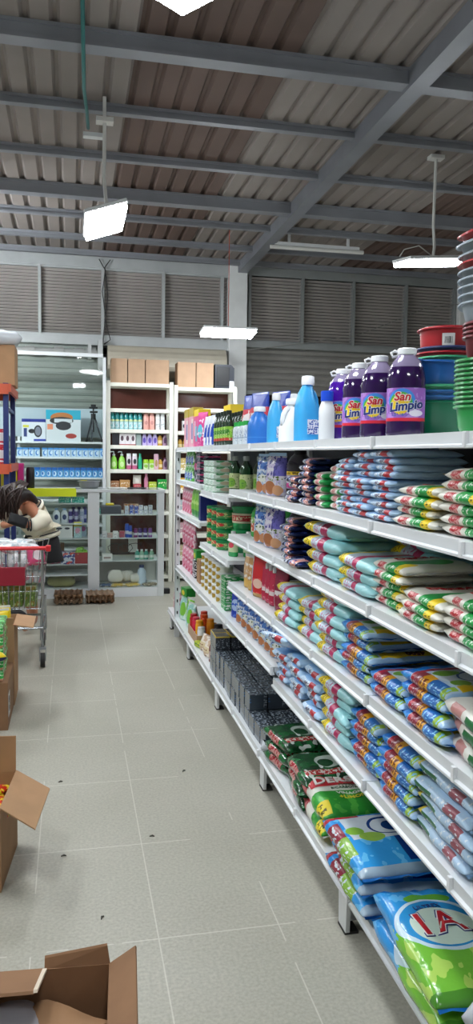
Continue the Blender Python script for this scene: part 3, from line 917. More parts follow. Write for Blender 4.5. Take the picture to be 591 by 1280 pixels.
THICK = {'lb': .0205, 'lbb': .033, 'navy': .0255, 'gws': .026, 'gw': .027, 'yc': .047, 'ycs': .039, 'bd': .034, '1a': .066, '1b': .052, 'dersa': .066, 'dg': .048, 'wb': .036, 'wr': .044}
DEEP = {'lb': .24, 'lbb': .26, 'navy': .22, 'gws': .2, 'gw': .24, 'yc': .29, 'ycs': .26, 'bd': .27, '1a': .33, '1b': .30, 'dersa': .29, 'dg': .26, 'wb': .27, 'wr': .26}

def stack(kind, what, where, y, z, n, x0=.884, yaw=0.0, group=None, jit=1.5, tilt=None, cat='bag'):
    """n bags lying on one another; length along the shelf, front edge at x0"""
    rng = random.Random(hash((kind, round(y * 100), round(z * 100))) % 99999)
    rng = random.Random(int(y * 1000) * 7 + int(z * 1000) * 13 + n)
    xc = x0 + DEEP[kind] / 2
    for i in range(n):
        v = rng.randint(0, 2)
        dx, dy = rng.uniform(-.008, .008) * jit, rng.uniform(-.012, .012) * jit
        rz = R90 + yaw + rng.uniform(-.05, .05) * jit
        on = ordname(i, n)
        lab = f'{what}, {on} in {where}' if n > 1 else f'{what} {where}'
        inst((kind, v), lambda: BAGS[kind](v * 1.7 + 1), lab, cat, (xc + dx, y + dy, z + i * THICK[kind]), rz, group or what + 's', None, rng.uniform(-.03, .03) if i else 0, rng.uniform(-.025, .025) if i else 0)
    return z + n * THICK[kind]

# --- second shelf from the top
B1 = 'light blue powder bag'
for (yc, n_, w_) in ((2.425, 9, 'farthest light-blue stack, second shelf'), (2.265, 11, 'middle light-blue stack, second shelf'), (2.10, 10, 'nearest light-blue stack, second shelf')):
    stack('lb', B1, w_, yc, z2, n_)
stack('navy', 'navy bag', 'short navy stack before dark jug', 3.04, z2, 4)
stack('navy', 'navy bag', 'tall navy stack, second shelf', 2.86, z2, 7)
stack('gws', 'white and green sachet', 'left sachet stack, second shelf', 2.70, z2, 5)
stack('gws', 'white and green sachet', 'right sachet stack, second shelf', 2.58, z2, 6, x0=.905)
stack('gw', 'white bag with green band', 'left white stack, second shelf', 1.885, z2, 4)
stack('gw', 'white bag with green band', 'nearest white stack, second shelf', 1.625, z2, 6)
# --- third shelf
stack('navy', 'navy bag', 'front navy stack, third shelf', 3.10, z3, 7)
stack('navy', 'navy bag', 'deep navy stack, third shelf', 3.0, z3, 6, x0=1.12)
inst(('navy', 0), None, 'single navy bag lying at the lip of the third shelf', 'bag', (.96, 2.93, z3), R90 + .1, 'navy bags')
YC = 'yellow, pink and cyan bag'
stack('yc', YC, 'farthest stack, third shelf', 2.64, z3, 4, yaw=.03)
stack('ycs', YC, 'low middle stack, third shelf', 2.30, z3, 3)
stack('yc', YC, 'deep stack behind, third shelf', 2.26, z3, 5, x0=1.06)
GWB = 'white bag with green band'
stack('gw', GWB, 'farthest white stack, third shelf', 2.07, z3, 5, x0=.893)
stack('gw', GWB, 'middle white stack, third shelf', 1.83, z3, 3)
stack('gw', GWB, 'nearest white stack, third shelf', 1.60, z3, 4, yaw=-.1)
# --- fourth shelf
stack('ycs', YC, 'farthest stack, fourth shelf', 3.08, z4, 4, yaw=.05)
stack('ycs', YC, 'low middle stack, fourth shelf', 2.80, z4, 4, x0=.90)
stack('ycs', YC, 'nearest stack, fourth shelf', 2.53, z4, 6)
BD = 'blue and white detergent bag'
stack('bd', BD, 'farthest blue stack, fourth shelf', 2.29, z4, 5)
stack('bd', BD, 'low blue stack, fourth shelf', 2.04, z4, 2)
stack('bd', BD, 'nearest blue stack, fourth shelf', 1.80, z4, 4)
stack('wr', 'white bag with red disc', 'nearest pile, fourth shelf', 1.56, z4, 3, yaw=-.15)
# --- fifth shelf
LB2 = 'light blue red-labelled bag'
stack('lbb', LB2, 'farthest stack, fifth shelf', 3.16, z5, 4)
stack('lbb', LB2, 'middle stack, fifth shelf', 2.95, z5, 5)
stack('lbb', LB2, 'nearest stack, fifth shelf', 2.73, z5, 5)
inst(('lbb', 0), None, 'light blue bag leaning against the top of the farthest fifth-shelf pile', 'bag', (.93, 3.10, z5 + .15), R90 + .3, LB2 + 's', ry=.0, rx=.45)
inst(('lbb', 0), None, 'light blue bag propped up over the middle fifth-shelf pile', 'bag', (1.02, 2.9, z5 + .19), R90 - .4, LB2 + 's', rx=.25)
stack('ycs', YC, 'single stack, fifth shelf', 2.46, z5, 6)
stack('bd', BD, 'left blue stack, fifth shelf', 2.20, z5, 5)
stack('bd', BD, 'right blue stack, fifth shelf', 1.95, z5, 5)
stack('wb', 'pale blue green-labelled bag', 'nearest pile, fifth shelf', 1.68, z5, 5, yaw=-.05)
# --- bottom shelf
stack('dg', 'dark green bag', 'farther pile, bottom shelf', 3.2, z6, 3, x0=.872, yaw=.12, jit=1.6)
stack('dg', 'dark green bag', 'nearer pile, bottom shelf', 2.86, z6, 3, x0=.872, yaw=-.1, jit=1.6)
stack('dersa', 'white and green vinegar-lemon bag', 'pair beside the dark green bags', 2.66, z6, 2, x0=.872, yaw=-.04, jit=.5)
stack('1b', 'blue and white swirl bag', 'blue pile, bottom shelf', 2.22, z6, 3, x0=.835)
stack('1a', 'blue and lime logo bag', 'nearest pile, bottom shelf', 1.76, z6, 2, x0=.828, jit=.7, yaw=-.05)
inst(('1b', 0), None, 'blue swirl bag leaning on top of the blue pile', 'bag', (1.16, 2.25, z6 + .165), R90 + .15, 'swirl bags', rx=.2)
stack('wr', 'white bag with red disc', 'pair at the near end, bottom shelf', 1.28, z6, 2, yaw=-.1)
inst('pearlsack', lambda: bag(.34, .30, .13, mat('pearl_grey_film', '#c3c5cb', .22, bump=.8, bscale=18), 3, 18, 14), 'pearl grey crumpled film sack at the near end of the bottom shelf', 'bag', (1.04, 1.47, z6 + .07), .5, None, (.85, .85, .8), .25, -.15)

# ------------------------------------------------------------------ top shelf
VIEW = -math.radians(25)      # labels turned towards the aisle
def put(key, mk, lab, cat, x, y, z, rz=-R90, group=None, scale=None, rx=0, ry=0):
    return inst(key, mk, lab, cat, (x, y, z), rz, group, scale, rx, ry)

PKB = paint('pink_gold_box', '#e3a3b4', [('box', None, None, (.78, 1), '#b9a23c'), ('box', (.55, 1), None, (.1, .7), '#e9d3cf'), ('box', (.62, .9), None, (.2, .6), '#2d4fa8')], .4)
put('pinkbox', lambda: crate(.2, .08, .31, PKB, name='carton_pack'), 'tall pink box with gold top at the far end of the top shelf', 'box', .97, 6.3, z1, -R90, 'tall pink boxes')
put('pinkbox', None, 'tall pink box with gold top, second from the far end of the top shelf', 'box', .97, 6.03, z1, -R90, 'tall pink boxes')
MGB = paint('magenta_yellow_box', '#d63a84', [('box', None, None, (.82, 1), '#f0d22a'), ('box', (.35, .7), None, (.15, .55), '#3fb3c4'), ('box', (.1, .3), None, (.3, .7), '#f0e3e9')], .35)
put('magentabox', lambda: crate(.22, .09, .28, MGB, name='carton_pack'), 'magenta box with yellow top on the top shelf', 'box', .97, 5.74, z1, -R90)
MGP = paint('magenta_pouch', '#cf3d88', [('ell', (.5, None, .45), (.25, None, .2), '#59bcd0'), ('print', (.1, .9), None, (.1, .8), '#f3dbe6', (6, 2, 7), .6)], .3)
put('magentapouch', lambda: pouch(.16, .05, .25, MGP, 2), 'magenta pouch standing beside the yellow-topped box', 'pouch', .94, 5.53, z1, -R90 + .3)
YTB = paint('yellow_top_box', '#e7e3d0', [('box', None, None, (.7, 1), '#f0cf2e')], .4)
put('ytb', lambda: crate(.24, .1, .29, YTB, name='carton_pack'), 'white box with yellow top behind the blue wand bags', 'box', 1.12, 5.3, z1, -R90)
BLB = paint('blue_wand_bag', '#d7dde6', [('box', None, None, (.05, .72), '#1f46ad'), ('print', None, None, (.05, .72), '#dfe6f2', (9, 4, 1.5), .55), ('box', (.1, .6), None, (.05, .3), '#e9edf3')], .25, bump=.4)
for i, y in enumerate((5.36, 5.24, 5.12)):
    put('blb', lambda: pouch(.11, .06, .21, BLB, 1), 'blue and clear bag, %s of three on the top shelf' % ('farthest', 'middle', 'nearest')[i], 'bag', .95, y, z1, -R90 + .2, 'blue bags on the top shelf')
GRB = paint('green_bottle_body', '#16351f', [], .2, coat=.5)
GRL = paint('lime_label', '#8cc63a', [('box', None, None, (0, .2), '#c9453a'), ('ell', (None, .2, .6), (None, .25, .22), '#3f8a2e'), ('print', None, None, None, '#d9eb9d', (8, 8, 6), .6)], .4)
DKCAP = mat('dark_green_cap', '#1b2b20', .35)
gi = 0
for x in (.95, 1.04):
    for y in (5.0, 4.91, 4.82, 4.73, 4.64):
        put('greenb', lambda: bottle(.215, .036, GRB, DKCAP, 1, .75, .4, label=GRL), 'dark green bottle with lime label, %s of the %s top-shelf row' % (('farthest', 'second farthest', 'middle', 'second nearest', 'nearest')[gi % 5], 'front' if gi < 5 else 'rear'), 'bottle', x, y, z1, -R90, 'dark green bottles with lime labels')
        gi += 1
CLRW = paint('clear_label_bottle', '#d5dde2', [('box', None, None, (.3, .36), '#a4b4c4'), ('print', None, None, (.15, .7), '#8f9fb4', (9, 9, 9), .6)], .15)
GRCAP = mat('bright_green_cap', '#35b04f', .35)
for i, y in enumerate((4.36, 4.24, 4.12)):
    put('clearb', lambda: bottle(.13, .03, CLRW, GRCAP, 1, .8, .45, caph=.3), 'small clear bottle with green cap, %s of three' % ('farthest', 'middle', 'nearest')[i], 'bottle', .94, y, z1, -R90, 'clear bottles with green caps')
RBP = paint('red_blue_pouch', '#cfd5e2', [('box', None, None, (.72, 1), '#1d3fa6'), ('box', None, None, (.4, .72), '#d23b4b'), ('ell', (.5, None, .5), (.35, None, .13), '#e7e3e6'), ('print', None, None, (.4, .72), '#f3e6e6', (8, 2, 9), .56), ('box', None, None, (0, .4), '#7fb3e0'), ('print', None, None, (0, .4), '#f0f4f8', (7, 3, 7), .5)], .28, bump=.5)
for i, (x, y) in enumerate(((1.06, 4.5), (1.06, 4.3), (1.15, 4.18))):
    put('rbp', lambda: pouch(.18, .07, .30, RBP, 3), 'tall blue and red pouch behind the clear bottles, %s' % ('farthest', 'middle', 'nearest')[i], 'pouch', x, y, z1, -R90 + .35, 'blue and red pouches')
BLUEJ = paint('blue_bottle_plastic', '#2f78cf', [('box', None, None, (.2, .215), '#5a9ae0')], .3)
LBLUE = paint('sky_blue_plastic', '#3fa9e4', [], .3)
WHTP = paint('white_bottle_plastic', '#e9ecee', [], .3)
SMLAB = paint('small_white_label', '#e6ebf2', [('print', None, None, None, '#3457a8', (6, 2, 8), .52)], .4)
put('bluejug', lambda: handled_bottle(.20, .13, .085, BLUEJ, WPL), 'blue plastic jug with white cap beside the sky-blue bottle', 'bottle', .98, 3.98, z1, .35)
put('lbm', lambda: handled_bottle(.25, .085, .07, LBLUE, WPL, lab=SMLAB), 'sky-blue bottle with white cap between blue and white jugs', 'bottle', 1.0, 3.72, z1, .3 + PI * 0)
put('lbb2', lambda: handled_bottle(.27, .085, .07, LBLUE, WPL), 'sky-blue bottle half hidden behind the white jug', 'bottle', 1.16, 3.95, z1, .3)
put('wjug', lambda: handled_bottle(.21, .13, .085, WHTP, WPL), 'white plastic jug beside the tall sky-blue bottle', 'bottle', 1.02, 3.50, z1, PI + .3)
put('bigblue', lambda: handled_bottle(.285, .115, .08, LBLUE, WPL, lab=SMLAB), 'tallest sky-blue softener bottle with white ribbed cap', 'bottle', 1.0, 3.2, z1, PI * .0 + .25)
put('whiteb', lambda: bottle(.205, .033, WHTP, mat('royal_blue_cap', '#1f4fd0', .3), 1.0, .8, .62, caph=.2), 'white bottle with royal blue cap beside the purple jugs', 'bottle', 1.02, 3.0, z1, 0)

PURP = paint('purple_liquid', '#2a1045', [('box', None, None, (.83, 1), '#857a96')], .08, coat=.6)
PURP2 = paint('violet_liquid', '#43108f', [('box', None, None, (.86, 1), '#8a80a0')], .08, coat=.6)
JLAB = paint('purple_cleaner_label', '#9a63bd', [('print', None, None, None, '#b488cf', (3, 3, 5), .55), ('ell', (.4, None, .62), (.34, None, .36), '#3f86d8'), ('ell', (.38, None, .56), (.29, None, .32), '#4fae46'), ('ell', (.36, None, .5), (.24, None, .3), '#f1d02a'), ('box', None, None, (.0, .1), '#d3273b'), ('ell', (.76, None, .24), (.17, None, .1), '#ece6f2'), ('print', (.12, .55), None, (.15, .26), '#5a63ac', (20, 2, 9), .54)], .35)
JT = [('San', .038, .138, -.012, INKR, dict(shear=.2, bold=.001)), ('Limpio', .04, .108, 0.0, INKN, dict(shear=.2, bold=.0012, rot=.12))]
JT = [(JT[0][0], *JT[0][1:4], INKW, dict(shear=.2, bold=.003, ext=.0003)), (JT[1][0], *JT[1][1:4], INKW, dict(shear=.2, bold=.003, rot=.12, ext=.0003))] + [(b, s_, z_, dx_, m_, dict(k_, ext=.0016)) for (b, s_, z_, dx_, m_, k_) in JT]
for i, (y, x, liq) in enumerate(((2.42, 1.10, 'a'), (2.63, 1.09, 'a'), (2.85, 1.10, 'a'), (3.06, 1.11, 'b'))):
    put('jug' + liq, (lambda: jug_maker(.302, .065, PURP, JLAB, WPL, JT)) if liq == 'a' else (lambda: jug_maker(.302, .065, PURP2, JLAB, WPL, JT)),
        'large purple floor-cleaner jug, ' + ('nearest, half behind the basins', 'second from the basins', 'third from the basins', 'farthest, with violet liquid')[i], 'jug', x, y, z1, -.42, 'purple cleaner jugs')
put('jugr', lambda: jug_maker(.30, .062, PURP, JLAB, REDP, ()), 'purple jug with red cap behind the two nearest purple jugs', 'jug', 1.3, 2.74, z1, -.3)

# basins and tubs
BG = mat('green_basin_plastic', '#0f7a55', .3, coat=.2); BGL = mat('light_green_basin', '#4fb382', .3); BB = mat('blue_basin_plastic', '#1f5fa8', .3, coat=.2); BBL = mat('mid_blue_basin', '#3f7cc0', .3)
BR = mat('red_tub_plastic', '#a81c24', .35, coat=.2); BDR = mat('dark_red_basin', '#6b1a22', .35); GRN = mat('grass_green_basin', '#188b3e', .3, coat=.2); GRY = mat('grey_basin_plastic', '#8f9aa2', .35); NVY = mat('navy_basin', '#28365f', .35)
bx, by = 1.28, 2.53
put('gb', lambda: basin(.15, .135, BG, BG, .9, .78), 'large green basin at the bottom of the front basin stack', 'basin', bx, by, z1, 0, 'basin stack beside the purple jugs')
for i, (mm, nm, col) in enumerate(((BBL, 'mid-blue basin resting in the large green basin', 'b1'), (BBL, 'second mid-blue basin nested above the green basin', 'b1'), (BGL, 'light green basin nested under the deep blue tub', 'b2'))):
    put(col, (lambda mm=mm: basin(.15, .12, mm, mm, .9, .74)), nm, 'basin', bx, by, z1 + .033 + .018 * i, 0, 'basin stack beside the purple jugs')
put('bt', lambda: basin(.148, .115, BB, BB, .9, .8, lug=True), 'deep blue tub with side grips near the top of the basin stack', 'basin', bx - .005, by, z1 + .15, .5, 'basin stack beside the purple jugs', None, 0, .05)
for i, (mm, nm) in enumerate(((BGL, 'green'), (BR, 'red'), (NVY, 'navy'))):
    put('tr' + nm, (lambda mm=mm: basin(.112, .085, mm, mm, 1, .85)), nm + ' tub nested below the upright red tub', 'basin', bx + .02, by, z1 + .205 + .016 * i, 0, 'tubs on the basin stack')
def redtub():
    o = basin(.105, .125, BR, BR, 1, .84)
    lb = bmesh.new()
    def strip(a0, a1, za, zb):
        n = 6; A = []
        for i in range(n + 1):
            a = a0 + (a1 - a0) * i / n
            A.append((lb.verts.new(((.0924 + .046 * (za - .0375)) * math.cos(a), (.0924 + .046 * (za - .0375)) * math.sin(a), za)), lb.verts.new(((.0924 + .046 * (zb - .0375)) * math.cos(a), (.0924 + .046 * (zb - .0375)) * math.sin(a), zb))))
        for i in range(n): lb.faces.new((A[i][0], A[i + 1][0], A[i + 1][1], A[i][1]))
    strip(-PI / 2 - .65, -PI / 2 - .2, .055, .1)
    obj('barcode_label', lb, paint('barcode_sticker', '#e9e6e2', [('print', (.2, .8), None, (.25, .75), '#2a2a2e', (60, 2, .5), .5)], .5), o)
    return o
put('redtub', redtub, 'upright red tub with white barcode sticker on top of the basins', 'basin', bx + .02, by, z1 + .265, 0)
for i in range(11):
    put('gs', lambda: basin(.10, .085, GRN, GRN, .9, .8), 'grass green basin, %s of the nested stack at right edge' % ORD[i], 'basin', 1.135, 1.95, z1 + .0125 * i, 0, 'green basins nested at the right edge')
for i in range(4):
    put('ds', lambda: basin(.085, .07, BDR, BDR, .9, .8), 'dark red basin, %s of four between green and grey stacks' % ORD[i], 'basin', 1.14, 1.95, z1 + .205 + .012 * i, 0, 'dark red nested basins')
for i in range(7):
    red = i == 5
    put('gr' + str(red), (lambda red=red: basin(.115, .08, BR if red else GRY, BR if red else GRY, .9, .62)), 'red basin amid the nested grey basins' if red else 'grey basin, %s of the leaning grey stack at right edge' % ORD[i], 'basin', 1.15 + .002 * i, 1.95, z1 + .275 + .026 * i, 0, 'grey nested basins', ry=-.04 * (i - 2))
put('gr' + str(False), None, 'uppermost grey basin above the red basin', 'basin', 1.16, 1.95, z1 + .275 + .026 * 7.4, 0, 'grey nested basins', ry=-.24)
put('gr' + str(True), None, 'red basin capping the leaning grey stack', 'basin', 1.165, 1.95, z1 + .275 + .026 * 8.6, 0, 'grey nested basins', ry=-.28)

# ------------------------------------------------------------------ lower shelves: bottles, pouches and packs
FOOD = paint('food_photo_pouch', '#9db8dc', [('print', None, None, None, '#d3dde8', (7, 3, 8), .5), ('box', None, None, (.66, .86), '#4a78c4'), ('print', None, None, (.3, 1), '#2f4f98', (9, 3, 10), .56), ('print', None, None, (.5, .8), '#e3e7ea', (14, 3, 7), .6), ('ell', (.3, None, .18), (.24, None, .16), '#b9744a'), ('ell', (.72, None, .15), (.22, None, .14), '#c98a5e'), ('ell', (.5, None, .42), (.25, None, .1), '#e5e8df'), ('print', (.2, .8), None, (.36, .48), '#4a5f2e', (8, 2, 12), .58)], .25, bump=.5)
FOOD2 = paint('lilac_food_pouch', '#c7bcdc', [('print', None, None, None, '#dfdce6', (7, 3, 8), .5), ('box', (.55, 1), None, (.5, .95), '#6a64bc'), ('print', None, None, (.4, 1), '#4a488f', (9, 3, 10), .57), ('print', None, None, (.25, .5), '#8f9f6a', (12, 3, 9), .6), ('ell', (.4, None, .2), (.3, None, .17), '#a8683f'), ('ell', (.75, None, .14), (.2, None, .13), '#d09a70'), ('print', None, None, (.35, .5), '#5b6f37', (7, 2, 12), .6)], .25, bump=.5)
DJ = paint('dark_violet_liquid', '#1c1226', [], .1, coat=.6)
DJL = paint('dark_jug_label', '#a99ab6', [('box', None, None, (.8, 1), '#efc721'), ('ell', (.4, None, .2), (.4, None, .16), '#c23a86'), ('print', None, None, (.3, .75), '#d8d2de', (6, 3, 8), .52), ('print', (.1, .9), None, (.84, .96), '#6d4d12', (26, 2, 4), .5)], .35)
for z, yy, zz in ((z2, (3.72, 3.53), 'second shelf'), (z3, (3.76, 3.55), 'third shelf')):
    put('food', lambda: pouch(.15, .07, .185, FOOD, 1, SEALP), 'blue pouch with food photo, farther of two on the ' + zz, 'pouch', .96, yy[0], z, -R90 + .4, 'food-photo pouches')
    put('food2', lambda: pouch(.15, .07, .19, FOOD2, 2, SEALP), 'lilac pouch with food photo, nearer of two on the ' + zz, 'pouch', .96, yy[1], z, -R90 + .4, 'food-photo pouches')
put('djug', lambda: jug_maker(.215, .058, DJ, DJL, BLACKP, (), False), 'dark violet jug with yellow label strip on the second shelf', 'jug', 1.02, 3.36, z2, -.75)
put('djug', None, 'dark violet jug with yellow label strip on the third shelf', 'jug', 1.03, 3.36, z3, -.75)
TRG = paint('green_spray_plastic', '#3aa846', [('print', None, None, (.3, .6), '#6cc56a', (5, 5, 5), .6)], .2, coat=.4)
TRL = paint('spray_label', '#8fbf6c', [('box', None, None, (.05, .6), '#cf5f4a'), ('print', None, None, None, '#e5eed8', (6, 6, 6), .55)], .4)
put('spray', lambda: spray_bottle(.225, TRG, mat('olive_trigger', '#6c7a48', .4), TRL), 'green spray bottle with trigger head on the third shelf', 'bottle', 1.0, 4.05, z3, -.5)
put('spray', None, 'second green spray bottle, behind on the third shelf', 'bottle', 1.16, 3.98, z3, -.5)
# slim pouches, fourth shelf
for key, y, colr, w_, h_, lab in (('sp0', 4.02, '#d9b184', .06, .17, 'slim beige pouch with orange print, farthest on fourth shelf'), ('sp1', 3.93, '#c8955e', .055, .175, 'slim tan pouch second from far end, fourth shelf'), ('sp2', 3.84, '#b8c6d8', .055, .165, 'slim pale pouch with blue foot, fourth shelf')):
    put(key, lambda colr=colr, w_=w_, h_=h_, key=key: pouch(w_, .04, h_, paint('slim_' + key, colr, [('box', None, None, (0, .3), '#2f86d6' if key == 'sp2' else '#e2b45e'), ('print', None, None, (.3, .9), '#efe9df', (4, 2, 7), .55)], .25, bump=.4), 1.5, SEALW), lab, 'pouch', .94, y, z4, -R90 + .35)
REDF = paint('red_pouch_film', '#cf2129', [('print', None, None, (.1, .8), '#e8615a', (4, 2, 6), .6), ('ell', (.5, None, .35), (.3, None, .12), '#f0c8b8'), ('box', None, None, (0, .1), '#b88a3e')], .22, bump=.4)
PNKF = paint('crimson_pouch_film', '#b81f45', [('print', None, None, (.1, .8), '#dc7a8c', (4, 2, 6), .58), ('box', (.2, .8), None, (.3, .42), '#ecd9dc')], .22, bump=.4)
put('redp', lambda: pouch(.13, .05, .20, REDF, 2, REDP), 'large glossy red pouch on the fourth shelf', 'pouch', .94, 3.73, z4, -R90 + .4)
for i, y in enumerate((3.64, 3.57, 3.50)):
    def mk():
        o = pouch(.075, .045, .165, PNKF, 1.2, name='spout_pouch')
        obj('spout_cap', lathebm([(.011, .158), (.011, .182), (.008, .186)], 12), WPL, o, smooth='auto')
        return o
    put('crim', mk, 'crimson pouch with white spout cap, %s of three' % ('farthest', 'middle', 'nearest')[i], 'pouch', .95, y, z4, -R90 + .4, 'crimson spout pouches')
MAR = paint('maroon_film', '#8c1c3c', [('box', (.2, .8), None, (.38, .5), '#e8dfe0'), ('print', None, None, (.1, .9), '#a83c5c', (4, 2, 7), .6)], .22, bump=.4)
put('mar', lambda: pouch(.1, .05, .19, MAR, 2.2, REDP), 'maroon pouch with white label next to the yellow bags', 'pouch', .95, 3.37, z4, -R90 + .4)
# fifth shelf far half
ZB5 = .621
BLP = paint('royal_blue_pouch', '#1f3fae', [('ell', (.5, None, .5), (.36, None, .22), '#a9c4ec'), ('print', None, None, None, '#3f64cc', (4, 2, 5), .6)], .25, bump=.4)
put('blp', lambda: pouch(.12, .05, .15, BLP, 1, SEALB), 'royal blue pouch beside the green packs, fifth shelf', 'pouch', .94, 4.26, ZB5, -R90 + .4)
for i, y in enumerate((4.12, 3.99, 3.86, 3.72, 3.60, 3.48, 3.37)):
    put('food', None, 'blue food-photo pouch, %s of seven on the fifth shelf' % ('farthest', 'second', 'third', 'middle', 'fifth', 'sixth', 'nearest')[i], 'pouch', .945, y, ZB5, -R90 + .45, 'food-photo pouches on the fifth shelf', (.82, .9, .78 if i < 4 else .72))
# dark green bottles
DGB = paint('deep_green_bottle', '#14421f', [], .12, coat=.6)
DGL = paint('bottle_green_label', '#cfd8a0', [('ell', (None, .1, .4), (None, .3, .3), '#7fb53c'), ('print', None, None, None, '#3d7a35', (8, 8, 6), .62)], .4)
for i, (x, y) in enumerate(((1.02, 4.76), (1.02, 4.45), (1.14, 4.6))):
    put('dgb', lambda: bottle(.235, .044, DGB, mat('grey_cap', '#a9b0ac', .35), 1, .9, .36, label=DGL), 'deep green bottle with grey cap, %s' % ('farther of the front pair', 'nearer of the front pair', 'behind the front pair')[i], 'bottle', x, y, 1.313, -R90, 'deep green bottles')
# pale green pack towers
PGP = paint('pale_green_pack', '#b9d8c2', [('box', None, None, (.75, 1), '#3f9a5c'), ('print', None, None, None, '#e5efe8', (5, 5, 3), .52), ('ell', (None, .5, .5), (None, .22, .3), '#c9b8a0')], .3)
for c_, y in enumerate((5.13, 5.0, 4.88)):
    for i in range(5):
        put('pgp', lambda: crate(.115, .16, .04, PGP, name='wipes_pack', bevel=.008), 'pale green pack, %s of the %s tower' % (ORD[i], ('farthest', 'middle', 'nearest')[c_]), 'pack', .97, y, 1.313 + i * .041, -R90, 'pale green wipes packs')
# far module: hanging packs
LIMEP = paint('lime_pack_film', '#7fc832', [('print', None, None, None, '#c9ec8e', (3, 2, 5), .55), ('box', None, None, (.0, .25), '#2f8a3a')], .28, bump=.4)
GBP = paint('green_blue_pack', '#59b23e', [('ell', (.6, None, .35), (.35, None, .3), '#2f56c4'), ('print', None, None, None, '#dbe8d8', (5, 2, 5), .6)], .28, bump=.4)
DPK = paint('dark_pink_pack', '#23263a', [('box', None, None, (.4, .62), '#d0427c'), ('print', None, None, None, '#c5c9d2', (4, 2, 6), .6)], .28, bump=.4)
PINKP = paint('pink_pack_film', '#df7f9c', [('print', None, None, None, '#f2d3dc', (4, 2, 6), .52), ('print', None, None, None, '#c8325f', (3, 2, 5), .6)], .28, bump=.4)
for i, y in enumerate((6.27, 6.13, 5.99)):
    for j in range(2):
        put('gbp', lambda: pouch(.13, .04, .115, GBP, 1, SEALW), 'green and blue pack, %s, %s row at the far upright' % (('farthest', 'middle', 'nearest')[i], ('lower', 'upper')[j]), 'pack', .94 + .008 * j, y, 1.346 + j * .125, -R90, 'green and blue packs')
for i, y in enumerate((5.83, 5.69)):
    put('dpk', lambda: pouch(.13, .04, .23, DPK, 2, SEALW), 'dark pack with pink band, %s of two near far upright' % ('farther', 'nearer')[i], 'pack', .95, y, 1.346, -R90, 'dark packs with pink bands')
for i in range(5):
    put('dfl', lambda: crate(.14, .15, .042, DPK, name='flat_pack', bevel=.006), 'flat dark and pink pack, %s of the pile' % ORD[i], 'pack', .98, 5.5, 1.346 + i * .043, -R90, 'flat dark and pink packs')
for i, y in enumerate((6.32, 6.2, 6.08, 5.96)):
    put('pinkp', lambda: pouch(.12, .045, .2, PINKP, 1, SEALW), 'pink pack, %s of four on the far third shelf' % ('farthest', 'second farthest', 'second nearest', 'nearest')[i], 'pack', .935, y, 1.086, -R90 + .15, 'pink packs, far third shelf')
for i, y in enumerate((5.83, 5.7, 5.57)):
    put('limep', lambda: pouch(.13, .05, .21, LIMEP, 2, SEALW), 'lime green pack, %s of three beside the pink packs' % ('farthest', 'middle', 'nearest')[i], 'pack', .94, y, 1.086, -R90 + .15, 'lime green packs')
put('navybox', lambda: crate(.08, .12, .2, mat('navy_carton', '#1b2870', .35), name='carton_pack'), 'navy box between lime packs and green tubs', 'box', .96, 5.4, 1.086, -R90)
# green tubs
TUB = paint('green_tub_plastic', '#128a4c', [('print', None, None, None, '#2aa663', (3, 3, 3), .6)], .25, coat=.3)
TUBL = paint('green_tub_label', '#3d9a52', [('ell', (None, .15, .6), (None, .3, .3), '#c9322f'), ('print', None, None, None, '#d8c98a', (5, 5, 4), .57)], .4)
REDLAB = paint('red_word_label', '#d9d4b8', [('box', None, None, (.2, .8), '#c1272b'), ('print', None, None, (.3, .7), '#f0e3c0', (24, 20, 3), .5)], .4)
for c_, (x, y) in enumerate(((.965, 5.1), (.965, 4.93), (.965, 4.76))):
    for i in range(4):
        def mk():
            o = obj('paste_tub', lathebm([(.056, 0), (.06, .004), (.064, .05), (.066, .052), (.066, .062), (.06, .064)], 20), TUB, smooth='auto')
            obj('label', lathebm([(.0625, .008), (.0655, .046)], 20, capb=False, capt=False), TUBL, o, smooth=True)
            return o
        put('tub', mk, 'green paste tub, %s of the %s column' % (ORD[i], ('farthest', 'middle', 'nearest')[c_]), 'tub', x, y, .956 + i * .0645, -R90 - .3, 'green paste tubs')
def mk2():
    o = obj('large_tub', lathebm([(.075, 0), (.08, .006), (.084, .12), (.088, .123), (.088, .14), (.08, .143)], 24), TUB, smooth='auto')
    obj('label', lathebm([(.0835, .04), (.0865, .1)], 24, capb=False, capt=False), REDLAB, o, smooth=True)
    return o
put('btub', mk2, 'large green tub with red-worded label, base of the front pair', 'tub', 1.06, 4.62, .956, -R90 - .2, 'large green tubs')
put('btub', mk2, 'large green tub with red-worded label, on top of the front pair', 'tub', 1.06, 4.62, 1.099, -R90 - .2, 'large green tubs')
put('btub', mk2, 'large green tub behind the dish bottles, base of the rear pair', 'tub', 1.2, 4.36, .956, -R90 - .2, 'large green tubs')
put('btub', mk2, 'large green tub behind the dish bottles, on top of the rear pair', 'tub', 1.2, 4.36, 1.099, -R90 - .2, 'large green tubs')
DSH = paint('dish_bottle_green', '#1d9b4b', [('box', None, None, (.2, .55), '#cfe0b0'), ('ell', (.5, None, .5), (.3, None, .12), '#d9445a')], .2, coat=.4)
for i, (x, y) in enumerate(((.94, 4.42), (1.02, 4.37), (1.1, 4.32))):
    put('dish', lambda: bottle(.15, .032, DSH, WPL, 1.1, .7, .35), 'green dish-soap bottle with white cap, %s of three' % ('frontmost', 'middle', 'rearmost')[i], 'bottle', x, y, .956, -R90 + .6, 'green dish-soap bottles')
